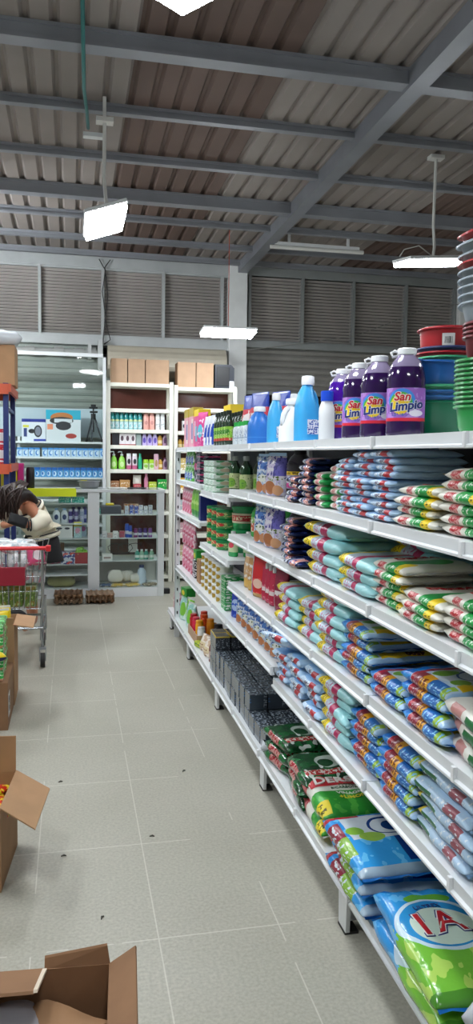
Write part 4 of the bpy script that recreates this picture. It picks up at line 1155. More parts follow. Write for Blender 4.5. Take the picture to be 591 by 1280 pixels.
# shelf below (far modules)
for i in range(2):
    for j, y in enumerate((6.3, 6.16, 6.02, 5.88)):
        put('pinkp', None, 'pink pack, %s, %s tier of the fifth shelf' % (('farthest', 'second farthest', 'second nearest', 'nearest')[j], ('lower', 'upper')[i]), 'pack', .935, y, ZB5 + i * .2, -R90 + .15, 'pink packs, far fifth shelf', (1, 1, .95))
GYB = paint('green_yellow_box', '#2f9e3e', [('ell', (.4, None, .4), (.25, None, .3), '#e6d53a')], .4)
put('gyb', lambda: crate(.14, .08, .07, GYB, name='carton_pack'), 'green and yellow box on top of the zebra-striped pack', 'box', .96, 5.72, ZB5 + .142, -R90)
ZEB = paint('zebra_pack_film', '#d9d6da', [('print', None, None, None, '#1a1a20', (3, 3, 9), .5)], .35)
put('zeb', lambda: crate(.12, .09, .14, ZEB, name='carton_pack', bevel=.01), 'black and white zebra-striped pack beside the carton', 'pack', .955, 5.72, ZB5, -R90)
put('kbox', lambda: crate(.13, .12, .17, KRAFT, tape=TAPE), 'small brown carton between zebra pack and white rolls', 'box', .97, 5.5, ZB5, -R90)
ROLL = paint('white_gold_roll', '#e3e3da', [('ell', (None, .1, .5), (None, .28, .36), '#b8962f'), ('box', None, None, (0, .1), '#f2f2ec')], .35)
for c_, (x, y) in enumerate(((.955, 5.3), (.955, 5.16), (.955, 5.02), (.955, 4.88), (.955, 4.74))):
    for i in range(5):
        def mk():
            o = obj('sponge_tub', lathebm([(.05, 0), (.054, .004), (.054, .034), (.058, .036), (.058, .046), (.05, .047)], 18), ROLL, smooth='auto')
            obj('lid', lathebm([(.0585, .037), (.0585, .047), (.05, .048)], 18, capb=False), WPL, o, smooth='auto')
            return o
        put('roll', mk, 'white and gold tub, %s of the %s column' % (ORD[i], ('farthest', 'second farthest', 'middle', 'second nearest', 'nearest')[c_]), 'tub', x, y, ZB5 + i * .0482, -R90 - .5, 'white and gold tubs')
GPK = paint('green_white_pack', '#2fa052', [('print', None, None, None, '#e5efe2', (4, 3, 5), .55)], .3)
for i in range(4):
    put('gpk', lambda: crate(.12, .12, .05, GPK, name='soap_pack', bevel=.006), 'green and white pack, %s beside the gold tubs' % ORD[i], 'pack', .96, 4.52, ZB5 + i * .0505, -R90, 'green and white packs')
put('glid', lambda: basin(.09, .05, TUB, TUB), 'shallow green dish on top of the fifth-shelf packs', 'tub', 1.1, 4.55, ZB5, -R90)
# bottom shelf, far to near
for i, y in enumerate((6.74, 6.6, 6.47)):
    put('pinkp', None, 'pink pack, %s of three on the bottom shelf' % ('farthest', 'middle', 'nearest')[i], 'pack', .93, y, z6, -R90 + .2, 'pink packs, bottom shelf', (1.1, 1.3, .95))
MINT = paint('mint_pack_film', '#9fd6cf', [('print', None, None, None, '#dcefe8', (4, 2, 5), .52), ('ell', (.6, None, .5), (.3, None, .3), '#7cc23a')], .28, bump=.4)
for i, (x, y) in enumerate(((.94, 6.3), (.96, 6.14), (.95, 5.99))):
    put('mint' if i != 1 else 'limep', lambda: pouch(.15, .07, .2, MINT, 1, SEALW), ('mint pack, farther one, bottom shelf', 'lime green pack between two mint packs, bottom shelf', 'mint pack, nearer one, bottom shelf')[i], 'pack', x, y, z6, -R90 + .3, 'mint packs', (1, 1.3, .95))
put('gyb', None, 'green box lying on the mint packs, bottom shelf', 'box', .96, 6.3, z6 + .2, -R90 + .2)
def tray(w, d, h, m=KRAFT, t=.005, name='carton_tray'):
    o = empty(name)
    obj('base', boxbm(-w / 2, w / 2, -d / 2, d / 2, 0, t), m, o)
    for a, (x0, x1, y0, y1) in enumerate(((-w / 2, w / 2, -d / 2, -d / 2 + t), (-w / 2, w / 2, d / 2 - t, d / 2), (-w / 2, -w / 2 + t, -d / 2 + t, d / 2 - t), (w / 2 - t, w / 2, -d / 2 + t, d / 2 - t))):
        obj('side_panel', boxbm(x0, x1, y0, y1, t, h), m, o)
    return o
put('ctray', lambda: tray(.42, .22, .07, KRAFT2), 'low carton tray holding red and yellow bottles, bottom shelf', 'tray', 1.0, 5.62, z6, -R90)
for i, (x, y, col, nm) in enumerate(((.925, 5.78, '#b81d28', 'dark red bottle at the far end of the carton tray'), (.925, 5.66, '#d6264a', 'red bottle with pale foot in the carton tray'), (1.0, 5.74, '#e2531f', 'orange bottle behind the red ones in the tray'), (.93, 5.54, '#eda21a', 'amber bottle in the carton tray'), (1.02, 5.58, '#e8901c', 'dark yellow bottle at the back of the tray'), (1.02, 5.86, '#d8402a', 'red-orange bottle at the back corner of the tray'), (.93, 5.45, '#dcdcdc', 'white bottle at the near end of the carton tray'))):
    put('tb%d' % i, lambda col=col, i=i: can(.15 if i != 6 else .12, .03, paint('sauce_%d' % i, col, [('box', None, None, (0, .38), '#e9e3de')] if i in (1,) else [], .2, coat=.4), mat('cap_' + col[1:], col, .3)), nm, 'bottle', x, y, z6 + .006, -R90)
put('darkb', lambda: can(.13, .035, BLACKP, BLACKP), 'black canister behind the white bottle in the tray', 'bottle', 1.06, 5.47, z6 + .006, -R90)
PALEP = paint('pale_brown_pack', '#c7a98c', [('print', None, None, None, '#e6dccf', (3, 3, 4), .52), ('box', None, None, (.3, .6), '#d9c9a2'), ('print', None, None, None, '#8a5a3a', (4, 4, 6), .62)], .3, bump=.5)
for i, y in enumerate((5.26, 5.1)):
    put('palep', lambda: pouch(.16, .11, .11, PALEP, 2), 'pale brown snack pack, %s of two on the bottom shelf' % ('farther', 'nearer')[i], 'pack', .95, y, z6, -R90 + .3, 'pale brown packs')
GYP = paint('green_yellow_pack', '#b9c23a', [('print', None, None, None, '#3f8a35', (3, 3, 4), .55)], .35)
put('gyp', lambda: crate(.14, .16, .04, GYP, name='flat_pack', bevel=.01), 'flat green and yellow pack beside the snack packs', 'pack', .96, 5.36, z6, -R90 + .2)
for i, (x, y) in enumerate(((.93, 4.96), (.985, 4.9))):
    def mk():
        o = bottle(.15, .032, paint('brown_sauce', '#8e5f58', [('box', None, None, (.15, .55), '#c9b0a6')], .25), REDP, 1, 1, .5, caph=.22)
        return o
    put('redcap', mk, 'brown bottle with red cap, %s beside the black boxes' % ('front one' if i == 0 else 'rear one'), 'bottle', x, y, z6, -R90, 'brown bottles with red caps')
# black boxes in rows
BLKB = paint('black_product_box', '#3d4650', [('box', None, None, (.92, 1), '#4a525c'), ('print', None, (.8, 1), (.1, .9), '#8a949e', (7, 2, 8), .54), ('print', (0, .06), None, (.1, .9), '#a0a8b0', (2, 7, 8), .53), ('print', None, None, (.95, 1), '#8d97a0', (7, 7, 1), .54), ('print', None, (0, .1), (.1, .9), '#3f5f86', (4, 2, 5), .55)], .22, coat=.5)  # paler top and print specks also paint in highlights of the glossy film
GLDB = paint('gold_side_box', '#3a3e46', [('box', None, None, (.9, 1), '#c9b04a'), ('box', (.0, .5), (.9, 1), None, '#b79a3c'), ('print', None, None, (.1, .8), '#7f8892', (7, 7, 8), .58)], .25, coat=.4)
COLS = ('frontmost', 'second', 'third', 'rearmost')
for c_ in range(4):
    for k_ in range(13):
        y = 4.76 - k_ * .112
        x = .925 + c_ * .098
        tiers = 3 if k_ < 2 else (2 if (k_ < 10 and c_ < 3) else 1)
        if c_ == 3 and k_ < 2: tiers = 2
        for t_ in range(tiers):
            if c_ >= 1 and t_ < tiers - 1 and k_ not in (0, 12): continue
            gold = k_ < 2 and t_ == 2
            put('gold' if gold else 'blk', (lambda: crate(.105, .092, .085, GLDB, name='product_box', bevel=.003)) if gold else (lambda: crate(.105, .092, .085, BLKB, name='product_box', bevel=.003)),
                '%s box, %s row, place %s from far end, %s tier' % ('gold-topped dark' if gold else 'black boxed', COLS[c_], ('one', 'two', 'three', 'four', 'five', 'six', 'seven', 'eight', 'nine', 'ten', 'eleven', 'twelve', 'thirteen')[k_], ('lower', 'middle', 'top')[t_]), 'box', x + random.uniform(-.004, .004), y, z6 + t_ * .0855, -R90 + random.uniform(-.03, .03), 'black product boxes on the bottom shelf')
FILM = mat('crumpled_clear_film', '#c9ced2', .15, bump=.9, bscale=25)
put('film', lambda: bag(.16, .12, .05, FILM, 3, 12, 8), 'crumpled clear film bundle beside the black boxes', 'film', .94, 3.42, z6, 1.2)

# ------------------------------------------------------------------ glass counter in front of the back racks
cnt = empty('glass_counter'); cnt.location = (-.1, 8.35, 0)
tag(cnt, 'white-framed glass display counter across the back of the shop', 'counter')
def cpart(name, bm, m, par=None):
    bmesh.ops.translate(bm, verts=bm.verts[:], vec=(.1, -8.35, 0))
    return obj(name, bm, m, par or cnt)
CY0, CY1 = 8.35, 8.85
cpart('counter_top', boxbm(-1.32, .98, CY0 + .02, CY1 - .03, 1.158, 1.168), GLASS)
tf = bmesh.new(); box(tf, -1.35, 1.01, CY0 - .02, CY0 + .02, 1.14, 1.172, bevel=.003); box(tf, -1.35, 1.01, CY1 - .03, CY1, 1.14, 1.172); box(tf, -1.35, -1.31, CY0 + .02, CY1 - .03, 1.14, 1.172); box(tf, .97, 1.01, CY0 + .02, CY1 - .03, 1.14, 1.172)
cpart('top_frame', tf, ALU)
cpart('base_panel', boxbm(-1.35, .30, CY0, CY1, .0, .1), WHITE)
cpart('base_panel', boxbm(.30, 1.0, CY0, CY1, .0, .1), WHITE)
for x0, x1 in ((.18, .302), (.93, 1.0), (-1.35, -1.28)):
    cpart('column', boxbm(x0, x1, CY0 - .006, CY0 + .03, 0, 1.14, bevel=.003), ALU)
for x0 in (.97, -1.35, .24):
    cpart('rear_post', boxbm(x0, x0 + .03, CY1 - .03, CY1, 0, 1.14), ALU)
cpart('front_pane', boxbm(-1.28, .18, CY0 + .008, CY0 + .014, .1, 1.14), GLASS)
cpart('front_pane', boxbm(.302, .93, CY0 + .008, CY0 + .014, .1, 1.14), GLASS)
cpart('side_pane', boxbm(.985, .991, CY0 + .03, CY1, .1, 1.14), GLASS)
SHG = mat('pale_shelf_edge', '#cfd6d6', .3)
for z in (1.02, .64, .36): cpart('shelf', boxbm(-1.28, .18, CY0 + .06, CY1 - .04, z - .012, z), SHG)
cpart('shelf', boxbm(-1.28, .18, CY0 + .04, CY1 - .04, .235, .25), WHITE)
for z in (.9, .64, .39): cpart('shelf', boxbm(.302, .96, CY0 + .06, CY1 - .04, z - .01, z), SHG)
cpart('back_panel', boxbm(-1.35, 1.0, CY1 - .008, CY1 - .003, .1, .36), mat('pale_back_board', '#c4c4be', .6, var=.05))
cpart('rear_pane', boxbm(-1.32, .97, CY1 - .008, CY1 - .003, .36, 1.14), GLASS)
# things in the left half
def small(key, mk, lab, cat, x, y, z, rz=0, group=None, scale=None):
    return inst(key, mk, lab, cat, (x, y, z), rz, group, scale)
TEAL = paint('teal_pack', '#3fb5a5', [('print', None, None, None, '#a9e0d6', (6, 3, 4), .55)], .35)
for i, x in enumerate((-.06, .08)):
    small('tealp', lambda: crate(.13, .12, .06, TEAL, name='soap_pack', bevel=.005), 'teal pack at the top of the glass counter, %s' % ('left one' if i == 0 else 'right one'), 'pack', x, 8.5, 1.021, 0, 'teal packs')
small('tealp', None, 'teal pack just right of the wide counter column', 'pack', .37, 8.5, 1.021 - .12, 0, 'teal packs')
WHB = paint('white_round_bottle', '#dfe6ec', [('ell', (.5, None, .45), (.28, None, .2), '#3a4b78')], .3)
BLC = mat('pale_blue_cap', '#8fb6d8', .3)
for i, x in enumerate((-.15, -.065)):
    small('whb', lambda: bottle(.16, .038, WHB, BLC, 1, .6, .4), 'white bottle with dark oval mark in the counter, %s one' % ('left' if i == 0 else 'right'), 'bottle', x, 8.5, .82 - .02, 0, 'white oval-marked bottles')
cpart('shelf', boxbm(-1.28, .18, CY0 + .06, CY1 - .04, .788, .8), SHG)
VIO = ['#3b2f7a', '#4a3f92', '#5a4f86', '#7b7fae', '#9aa6bf', '#50589a']
for i in range(6):
    small('vio%d' % i, lambda i=i: can(.15 + .02 * (i % 2), .022, paint('spray_%d' % i, VIO[i], [('box', None, None, (.3, .6), '#b9bcd6')], .3), mat('vcap_%d' % i, '#3a3560' if i % 2 else '#c9ccd8', .3)), '%s spray can in the left counter half, place %s from left' % (('dark violet', 'violet', 'dusky violet', 'lavender grey', 'pale grey', 'blue violet')[i], ('one', 'two', 'three', 'four', 'five', 'six')[i]), 'can', .0 + i * .03 * 1.0 if i else .0, 8.5 + (i % 2) * .06, .801, 0, 'spray cans in the counter')
TIS = paint('white_tissue_box', '#e3e5e4', [('ell', (.3, None, .75), (.16, None, .08), '#3c4250'), ('ell', (.72, None, .75), (.14, None, .08), '#3c4250')], .4)
small('tis', lambda: crate(.2, .14, .14, TIS, name='carton_pack'), 'white box with two dark oval marks in the counter', 'box', -.08, 8.5, .641)
PAS = paint('pastel_pack', '#a9cdd0', [('box', None, None, (.72, 1), '#d9d45a'), ('ell', (.5, None, .45), (.35, None, .2), '#d79ab0'), ('print', None, None, (0, .4), '#c6e2e4', (6, 3, 6), .55)], .35)
PAS2 = paint('violet_pastel_pack', '#aec3d8', [('box', None, None, (.75, 1), '#e2d65a'), ('ell', (.5, None, .5), (.36, None, .16), '#b85a9c')], .35)
small('pas', lambda: crate(.085, .08, .17, PAS, name='carton_pack'), 'pastel pack with yellow top beside the white oval-marked box', 'pack', .075, 8.5, .641)
small('pas2', lambda: crate(.075, .08, .17, PAS2, name='carton_pack'), 'violet-marked pack with yellow top beside the wide column', 'pack', .155 - .02, 8.62, .641)
small('kr1', lambda: crate(.2, .15, .13, KRAFT, tape=TAPE), 'brown carton behind dark items inside the counter', 'box', -.05, 8.66, .641 + .0)
small('multi', lambda: crate(.15, .12, .13, paint('multi_pack', '#c9cede', [('print', None, None, None, '#2f3f86', (4, 2, 4), .52), ('print', None, None, None, '#c9443c', (3, 2, 3), .6)], .35), name='carton_pack'), 'white blue and red printed pack low in the counter', 'pack', -.03, 8.46, .361)
small('redbasket', lambda: tray(.15, .16, .12, mat('red_basket', '#a82c36', .4), .004, 'plastic_basket'), 'red basket low in the left counter half', 'basket', .105, 8.52, .361)
for i, (x, y) in enumerate(((.08, 8.48), (.12, 8.5), (.1, 8.56))):
    small('limebag', lambda: bag(.1, .08, .05, LIMEP, 2, 10, 8), 'lime packet in the red basket, %s' % ('left', 'right', 'rear')[i], 'pack', x, y, .44 + .02 * i, i * .7, 'lime packets')
small('kr2', lambda: crate(.26, .14, .2, KRAFTD, tape=TAPE), 'brown carton low in the counter behind the shopper', 'box', -.2, 8.66, .361)
small('pinkb', lambda: bag(.16, .1, .08, PINKP, 2, 12, 8), 'pink bag low in the counter next to the shopper', 'pack', -.17, 8.48, .361, .4)
small('olive', lambda: bag(.3, .2, .12, mat('olive_cloth', '#8c8a5e', .8, var=.1), 2, 14, 10), 'olive cloth bundle on the counter floor', 'bundle', -.1, 8.55, .101)
# things in the right half
small('cashbox', lambda: crate(.22, .2, .09, mat('grey_metal_box', '#4a4e57', .35), name='cash_box', bevel=.008), 'dark grey box on the upper shelf of the right counter half', 'box', .43, 8.52, .9)
small('yell', lambda: crate(.09, .08, .025, mat('yellow_plastic', '#e3c622', .3), name='soap_pack', bevel=.008), 'yellow soap bar on the dark grey counter box', 'pack', .42, 8.5, .9905)
CP = ['#c9cfd8', '#3050a8', '#3a57b0', '#e3e6ea', '#dfe3e6', '#d9dde2']
for i in range(6):
    small('cp%d' % i, lambda i=i: crate(.042, .05, .085 + .01 * (i % 2), paint('cpk_%d' % i, CP[i], [('print', None, None, None, '#f2f2f2' if i in (1, 2) else '#8a96b8', (4, 2, 6), .57)], .35), name='carton_pack'), '%s small pack on the upper counter shelf, place %s from left' % (('grey', 'blue', 'deep blue', 'white', 'off-white', 'pale')[i], ('one', 'two', 'three', 'four', 'five', 'six')[i]), 'pack', .60 + i * .052, 8.46, .9, 0, 'small packs in the counter')
small('orp', lambda: crate(.16, .06, .1, paint('orange_pack', '#cf8a52', [('print', None, None, None, '#e8d3b8', (5, 2, 4), .55)], .4), name='carton_pack'), 'orange pack behind the small packs in the counter', 'pack', .66, 8.6, .9)
for i, (x, col, h) in enumerate(((.36, '#d9d9dc', .07), (.42, '#c9a8a0', .05), (.48, '#e6e6e6', .07), (.55, '#a9485a', .07), (.605, '#2f55b8', .15), (.64, '#2b4ba8', .13), (.70, '#7a2f6a', .1), (.75, '#452a6e', .1), (.805, '#4b3077', .1), (.86, '#7f4c92', .1))):
    nm = ('white', 'beige', 'snow white', 'wine red', 'tall blue', 'dark blue', 'plum', 'dark violet', 'violet', 'mauve')[i]
    small('m%d' % i, lambda col=col, h=h, i=i: (can(h, .022, paint('mid_%d' % i, col, [('box', None, None, (.3, .6), '#cfd0dc')], .3), mat('mc_%d' % i, col, .3)) if i > 3 else crate(.055, .06, h, paint('midb_%d' % i, col, [('print', None, None, None, '#6a7688', (4, 2, 5), .6)], .4), name='carton_pack')), '%s %s on the middle shelf of the right counter half' % (nm, 'bottle' if i > 3 else 'box'), 'bottle' if i > 3 else 'box', x, 8.47, .64)
small('wbx', lambda: crate(.11, .08, .07, paint('white_box_mark', '#e6e5e2', [('box', (.15, .85), None, (.3, .6), '#9c8a86')], .4), name='carton_pack'), 'white box on the lower shelf of the right counter half', 'box', .39, 8.47, .39)
for i, x in enumerate((.72, .77, .82, .88)):
    small('lg%d' % (i % 2), lambda i=i: bottle(.11, .025, paint('greenish_%d' % (i % 2), '#8fbfa4' if i % 2 else '#3f9a86', [('box', None, None, (.2, .5), '#dfe6dc')], .3), WPL, 1, .8, .45), 'greenish bottle on the lower counter shelf, %s of four' % ('leftmost', 'second', 'third', 'rightmost')[i], 'bottle', x, 8.5, .39, 0, 'greenish bottles in the counter')
nb = bmesh.new(); box(nb, -.05, .05, -.001, .001, -.17, 0)
o = obj('paper_note', nb, mat('white_paper', '#dedfdb', .7), None, (.68, 8.6, .64 - .012)); tag(o, 'white paper note hanging under the middle counter shelf', 'note')
nb = bmesh.new()
tube(nb, [(.3 + .11 * math.cos(a * .7) + .012 * a, 0, .5 + .06 * math.sin(a * .7)) for a in range(0, 24)], .004, 6)
o = obj('cable_coil', nb, BLACKP, None, (.16, 8.6, -.0)); tag(o, 'coil of dark cable hanging in the right counter half', 'cable')
for i, (x, y, sz) in enumerate(((.48, 8.52, 1.0), (.6, 8.56, .9), (.69, 8.5, .7))):
    small('cling', lambda: bag(.17, .14, .13, mat('clear_bag_film', '#d8d6cc', .2, bump=.8, bscale=20), 2, 14, 10), 'crumpled clear bag on the counter floor, %s of three' % ('left', 'middle', 'right')[i], 'bag', x, y, .135, i * .8, 'crumpled clear bags', (sz, sz, sz * 1.1))
small('cjug', lambda: handled_bottle(.23, .11, .08, mat('pale_blue_jug', '#c3d3e2', .25), mat('navy_cap', '#33406e', .3)), 'pale blue jug with navy cap on the counter floor', 'jug', .77, 8.5, .101, .4)
for i, (x, col) in enumerate(((.38, '#4a5a78'), (.5, '#c9a84a'), (.66, '#d6b85a'), (.86, '#8c7f6a'))):
    small('fl%d' % i, lambda col=col, i=i: bag(.16, .12, .035, paint('flatp_%d' % i, col, [('print', None, None, None, '#e0dccb', (4, 3, 2), .57)], .35), 2, 10, 8), '%s flat packet on the counter floor' % ('slate blue', 'ochre', 'straw yellow', 'grey brown')[i], 'packet', x, 8.46, .101, .2 * i, 'flat packets')
# on the counter
neon = boxbm(-.46, .06, CY0 - .035, CY0 - .023, 1.095, 1.175, bevel=.003)
o = obj('neon_board', neon, mat('fluorescent_yellow_card', '#e4f21e', .5)); tag(o, 'fluorescent yellow board fixed along the front edge of the counter', 'board')
obj('top_fold', boxbm(-.44, .05, CY0 - .022, CY0 + .16, 1.1725, 1.178), mat('fluorescent_yellow_card', '#e4f21e', .5), o)
small('gbowl', lambda: basin(.125, .085, mat('grey_bowl', '#8b8e94', .4), mat('grey_bowl', '#8b8e94', .4), .8, .75), 'grey plastic bowl on the glass counter', 'bowl', .2, 8.52, 1.173)
small('ysponge', lambda: crate(.08, .06, .08, mat('yellow_green_sponge', '#a8a52a', .8), name='sponge_pack', bevel=.01), 'yellow-green pack inside the grey bowl', 'pack', .14, 8.55, 1.182)
small('blackspk', lambda: profbottle('black_speaker', [(.04, 0), (.045, .01), (.045, .2), (.04, .215)], BLACKP, [(.038, .214), (.036, .225), (.02, .228)], RUBBER), 'black cylindrical speaker on the counter left of the yellow board', 'speaker', -.42, 8.5, 1.173)
for i, (x, rz) in enumerate(((.5, .1), (.72, -.2))):
    small('pap%d' % i, lambda i=i: crate(.2, .13, .012, mat('white_paper' if i == 0 else 'dark_folder', '#dedfdb' if i == 0 else '#33343a', .6), name='paper_stack', bevel=.001), ('white paper stack' if i == 0 else 'dark folder') + ' lying on the glass counter', 'paper', x, 8.55, 1.173, rz)
small('dkobj', lambda: crate(.11, .08, .06, BLACKP, name='door_stop', bevel=.01), 'black block on the floor behind the counter corner', 'block', 1.03, 8.5, 0)

# ------------------------------------------------------------------ tall glass cabinet on the left and its shelves
cab = empty('glass_cabinet'); cab.location = (-.3, 9.3, 0)
tag(cab, 'tall aluminium glass cabinet with white shelves behind the counter', 'cabinet')
def kpart(name, bm, m, par=None):
    bmesh.ops.translate(bm, verts=bm.verts[:], vec=(.3, -9.3, 0))
    return obj(name, bm, m, par or cab)
for z in (1.69, 1.51, 1.27): kpart('shelf', boxbm(-.63, .41, 9.3, 9.62, z - .022, z), WHITE)
for z in (1.0, .7, .4): kpart('shelf', boxbm(-1.2, .41, 9.3, 9.62, z - .022, z), WHITE)
for x in (-.62, .375): kpart('post', boxbm(x, x + .03, 9.6, 9.63, 0, 1.75), WHITE)
kpart('frame_post', boxbm(.375, .41, 9.24, 9.28, 0, 2.72), ALU)
kpart('frame_rail', boxbm(-1.2, .41, 9.24, 9.28, 2.68, 2.72), ALU)
kpart('frame_post', boxbm(-1.2, -1.17, 9.24, 9.28, 0, 2.72), ALU)
kpart('glass_pane', boxbm(-1.17, .375, 9.257, 9.263, 1.2, 2.68), GLASS)
kpart('back_board', boxbm(-.95, .41, 9.66, 9.67, 1.75, 2.1), mat('blue_grey_board', '#aebcc4', .5))
TB = paint('turbo_fan_box', '#d7dbe3', [('box', None, None, (.86, 1), '#26348c'), ('box', (.5, 1), None, (0, .1), '#2a3f9e'), ('ell', (.68, None, .45), (.17, None, .27), '#2a2a30'), ('ell', (.68, None, .45), (.12, None, .2), '#7d8190'), ('ell', (.42, None, .45), (.14, None, .1), '#26262c'), ('box', (.08, .22), None, (.2, .58), '#39457e'), ('box', (.05, .3), None, (.62, .72), '#d8d04a')], .4)
small('fanbox', lambda: crate(.27, .16, .26, TB, name='carton_pack'), 'white and navy appliance box with fan picture on cabinet shelf', 'box', -.42, 9.42, 1.69)
HB = paint('grill_box', '#cfd5da', [('box', None, None, (.7, 1), '#2aa3bf'), ('ell', (.45, None, .76), (.32, None, .16), '#b5713d'), ('ell', (.45, None, .66), (.34, None, .12), '#2b2b2e'), ('box', (.24, .75), None, (.6, .72), '#c9ced4'), ('ell', (.5, None, .5), (.22, None, .14), '#34343a'), ('ell', (.72, None, .18), (.16, None, .08), '#a33a34'), ('box', (.04, .2), None, (.38, .55), '#e08a6a')], .35)
small('grillbox', lambda: crate(.40, .2, .37, HB, name='carton_pack'), 'larger teal-topped appliance box with grill picture on cabinet shelf', 'box', -.08, 9.42, 1.69)
tp = empty('camera_tripod'); tp.location = (.27, 9.42, 1.69); tag(tp, 'small black camera tripod standing on the cabinet shelf', 'tripod')
for a in (.3, 2.4, 4.5):
    b = bmesh.new(); tube(b, [(.015 * math.cos(a), .015 * math.sin(a), .3), (.11 * math.cos(a), .06 * math.sin(a), .01)], [.012, .008], 8)
    lg = obj('leg', b, mat('tripod_grey', '#4c4f55', .4, metal=.4), tp, smooth=True)
    b = bmesh.new(); tube(b, [(.1 * math.cos(a), .055 * math.sin(a), .035), (.114 * math.cos(a), .062 * math.sin(a), 0)], .013, 8); obj('rubber_foot', b, RUBBER, lg)
b = bmesh.new(); tube(b, [(0, 0, .12), (0, 0, .4)], .01, 8); tube(b, [(0, 0, .27), (0, 0, .34)], .03, 10); obj('centre_column', b, BLACKP, tp, smooth='auto')
b = bmesh.new(); box(b, -.05, .05, -.035, .035, .4, .42, bevel=.004); box(b, -.03, .03, -.02, .02, .42, .45, bevel=.004); tube(b, [(-.04, 0, .36), (.05, -.02, .36)], .012, 8); obj('pan_head', b, BLACKP, tp)
BXB = paint('blue_white_small_box', '#b9d3ea', [('box', None, None, (.78, 1), '#4b8fd0'), ('ell', (.5, None, .42), (.3, None, .28), '#2f77c4'), ('ell', (.6, None, .45), (.2, None, .2), '#d8e6f2')], .4)
BXC = paint('blue_deep_small_box', '#4f9ad6', [('box', None, None, (.72, 1), '#2460ae'), ('ell', (.5, None, .35), (.32, None, .25), '#c9def0'), ('ell', (.42, None, .38), (.16, None, .16), '#2a6fbf')], .4)
POS = ['leftmost', 'second', 'third', 'fourth', 'fifth', 'sixth', 'seventh', 'eighth', 'ninth', 'tenth', 'eleventh', 'twelfth', 'thirteenth', 'fourteenth', 'rightmost']
for i in range(15):
    small('bxb', lambda: crate(.062, .06, .105, BXB, name='medicine_box', bevel=.002), 'pale blue small box, %s on the middle cabinet shelf' % POS[i], 'box', -.58 + i * .0665 + (.02 if i > 3 else 0) , 9.345, 1.51, 0, 'pale blue small boxes')
for i in range(13):
    small('bxc', lambda: crate(.062, .06, .115, BXC, name='medicine_box', bevel=.002), 'deeper blue small box, %s on the lower cabinet shelf' % POS[i if i < 12 else 14], 'box', -.45 + i * .0668, 9.345, 1.27, 0, 'deeper blue small boxes')

# ------------------------------------------------------------------ cream racks with the brown glass behind
rk = empty('product_rack'); rk.location = (.82, 9.45, 0); tag(rk, 'left cream metal rack of toiletries behind the counter', 'rack')
rk2 = empty('product_rack'); rk2.location = (1.6, 9.45, 0); tag(rk2, 'right cream metal rack behind the end of the long shelving', 'rack')
def rpart(root, name, bm, m):
    bmesh.ops.translate(bm, verts=bm.verts[:], vec=-root.location)
    return obj(name, bm, m, root)
RZ = [2.4, 2.095, 1.85, 1.66, 1.37, 1.13, .86, .58, .3, .08]
for z in RZ: rpart(rk, 'shelf', boxbm(.45, 1.17, 9.3, 9.62, z - .045, z, bevel=.003), CREAM)
for x in (.42, 1.17):
    for y in (9.29, 9.6): rpart(rk, 'post', boxbm(x, x + .045, y, y + .03, 0, 2.42), CREAM)
for z in [2.37, 2.12, 1.84, 1.62, 1.37, 1.13, .86, .58, .3, .08]: rpart(rk2, 'shelf', boxbm(1.275, 1.96, 9.3, 9.62, z - .045, z, bevel=.003), CREAM)
for x in (1.225, 1.955):
    for y in (9.29, 9.6): rpart(rk2, 'post', boxbm(x, x + .045, y, y + .03, 0, 2.39), CREAM)
BRG = mat('brown_tinted_panel', '#5b322a', .12, var=.12)
rpart(rk, 'back_panel', boxbm(.45, 1.18, 9.64, 9.65, .1, 2.38), BRG)
rpart(rk2, 'back_panel', boxbm(1.26, 1.97, 9.64, 9.65, .1, 2.36), BRG)
for i, (x0, x1) in enumerate(((.475, .665), (.675, .875), (.885, 1.165))):
    small('rb%d' % i, lambda x0=x0, x1=x1: crate(x1 - x0, .25, .285, KRAFT2, tape=None), 'plain carton on the left rack top, %s of three' % ('leftmost', 'middle', 'rightmost')[i], 'box', (x0 + x1) / 2, 9.45, 2.401, 0, 'cartons on the rack tops')
for i, (x0, x1) in enumerate(((1.27, 1.49), (1.5, 1.71))):
    small('rc%d' % i, lambda x0=x0, x1=x1: crate(x1 - x0, .25, .3, KRAFT2), 'plain carton on the right rack top, %s one' % ('left', 'right')[i], 'box', (x0 + x1) / 2, 9.45, 2.371, 0, 'cartons on the rack tops')
sp = empty('loudspeaker'); sp.location = (1.85, 9.45, 2.371); tag(sp, 'dark loudspeaker on the right rack top beside the cartons', 'speaker')
b = bmesh.new(); prism(b, [(-.12, 0), (.08, 0), (.12, .1), (.12, .25), (.08, .29), (-.12, .29)], 'y', -.12, .12); obj('cabinet_shell', b, mat('slate_plastic', '#262b36', .4), sp)
obj('grille', boxbm(-.1, .06, -.128, -.119, .03, .26, bevel=.004), BLACKP, sp)
obj('white_tag', boxbm(.06, .115, -.13, -.1, -.0, .09), WPL, sp)
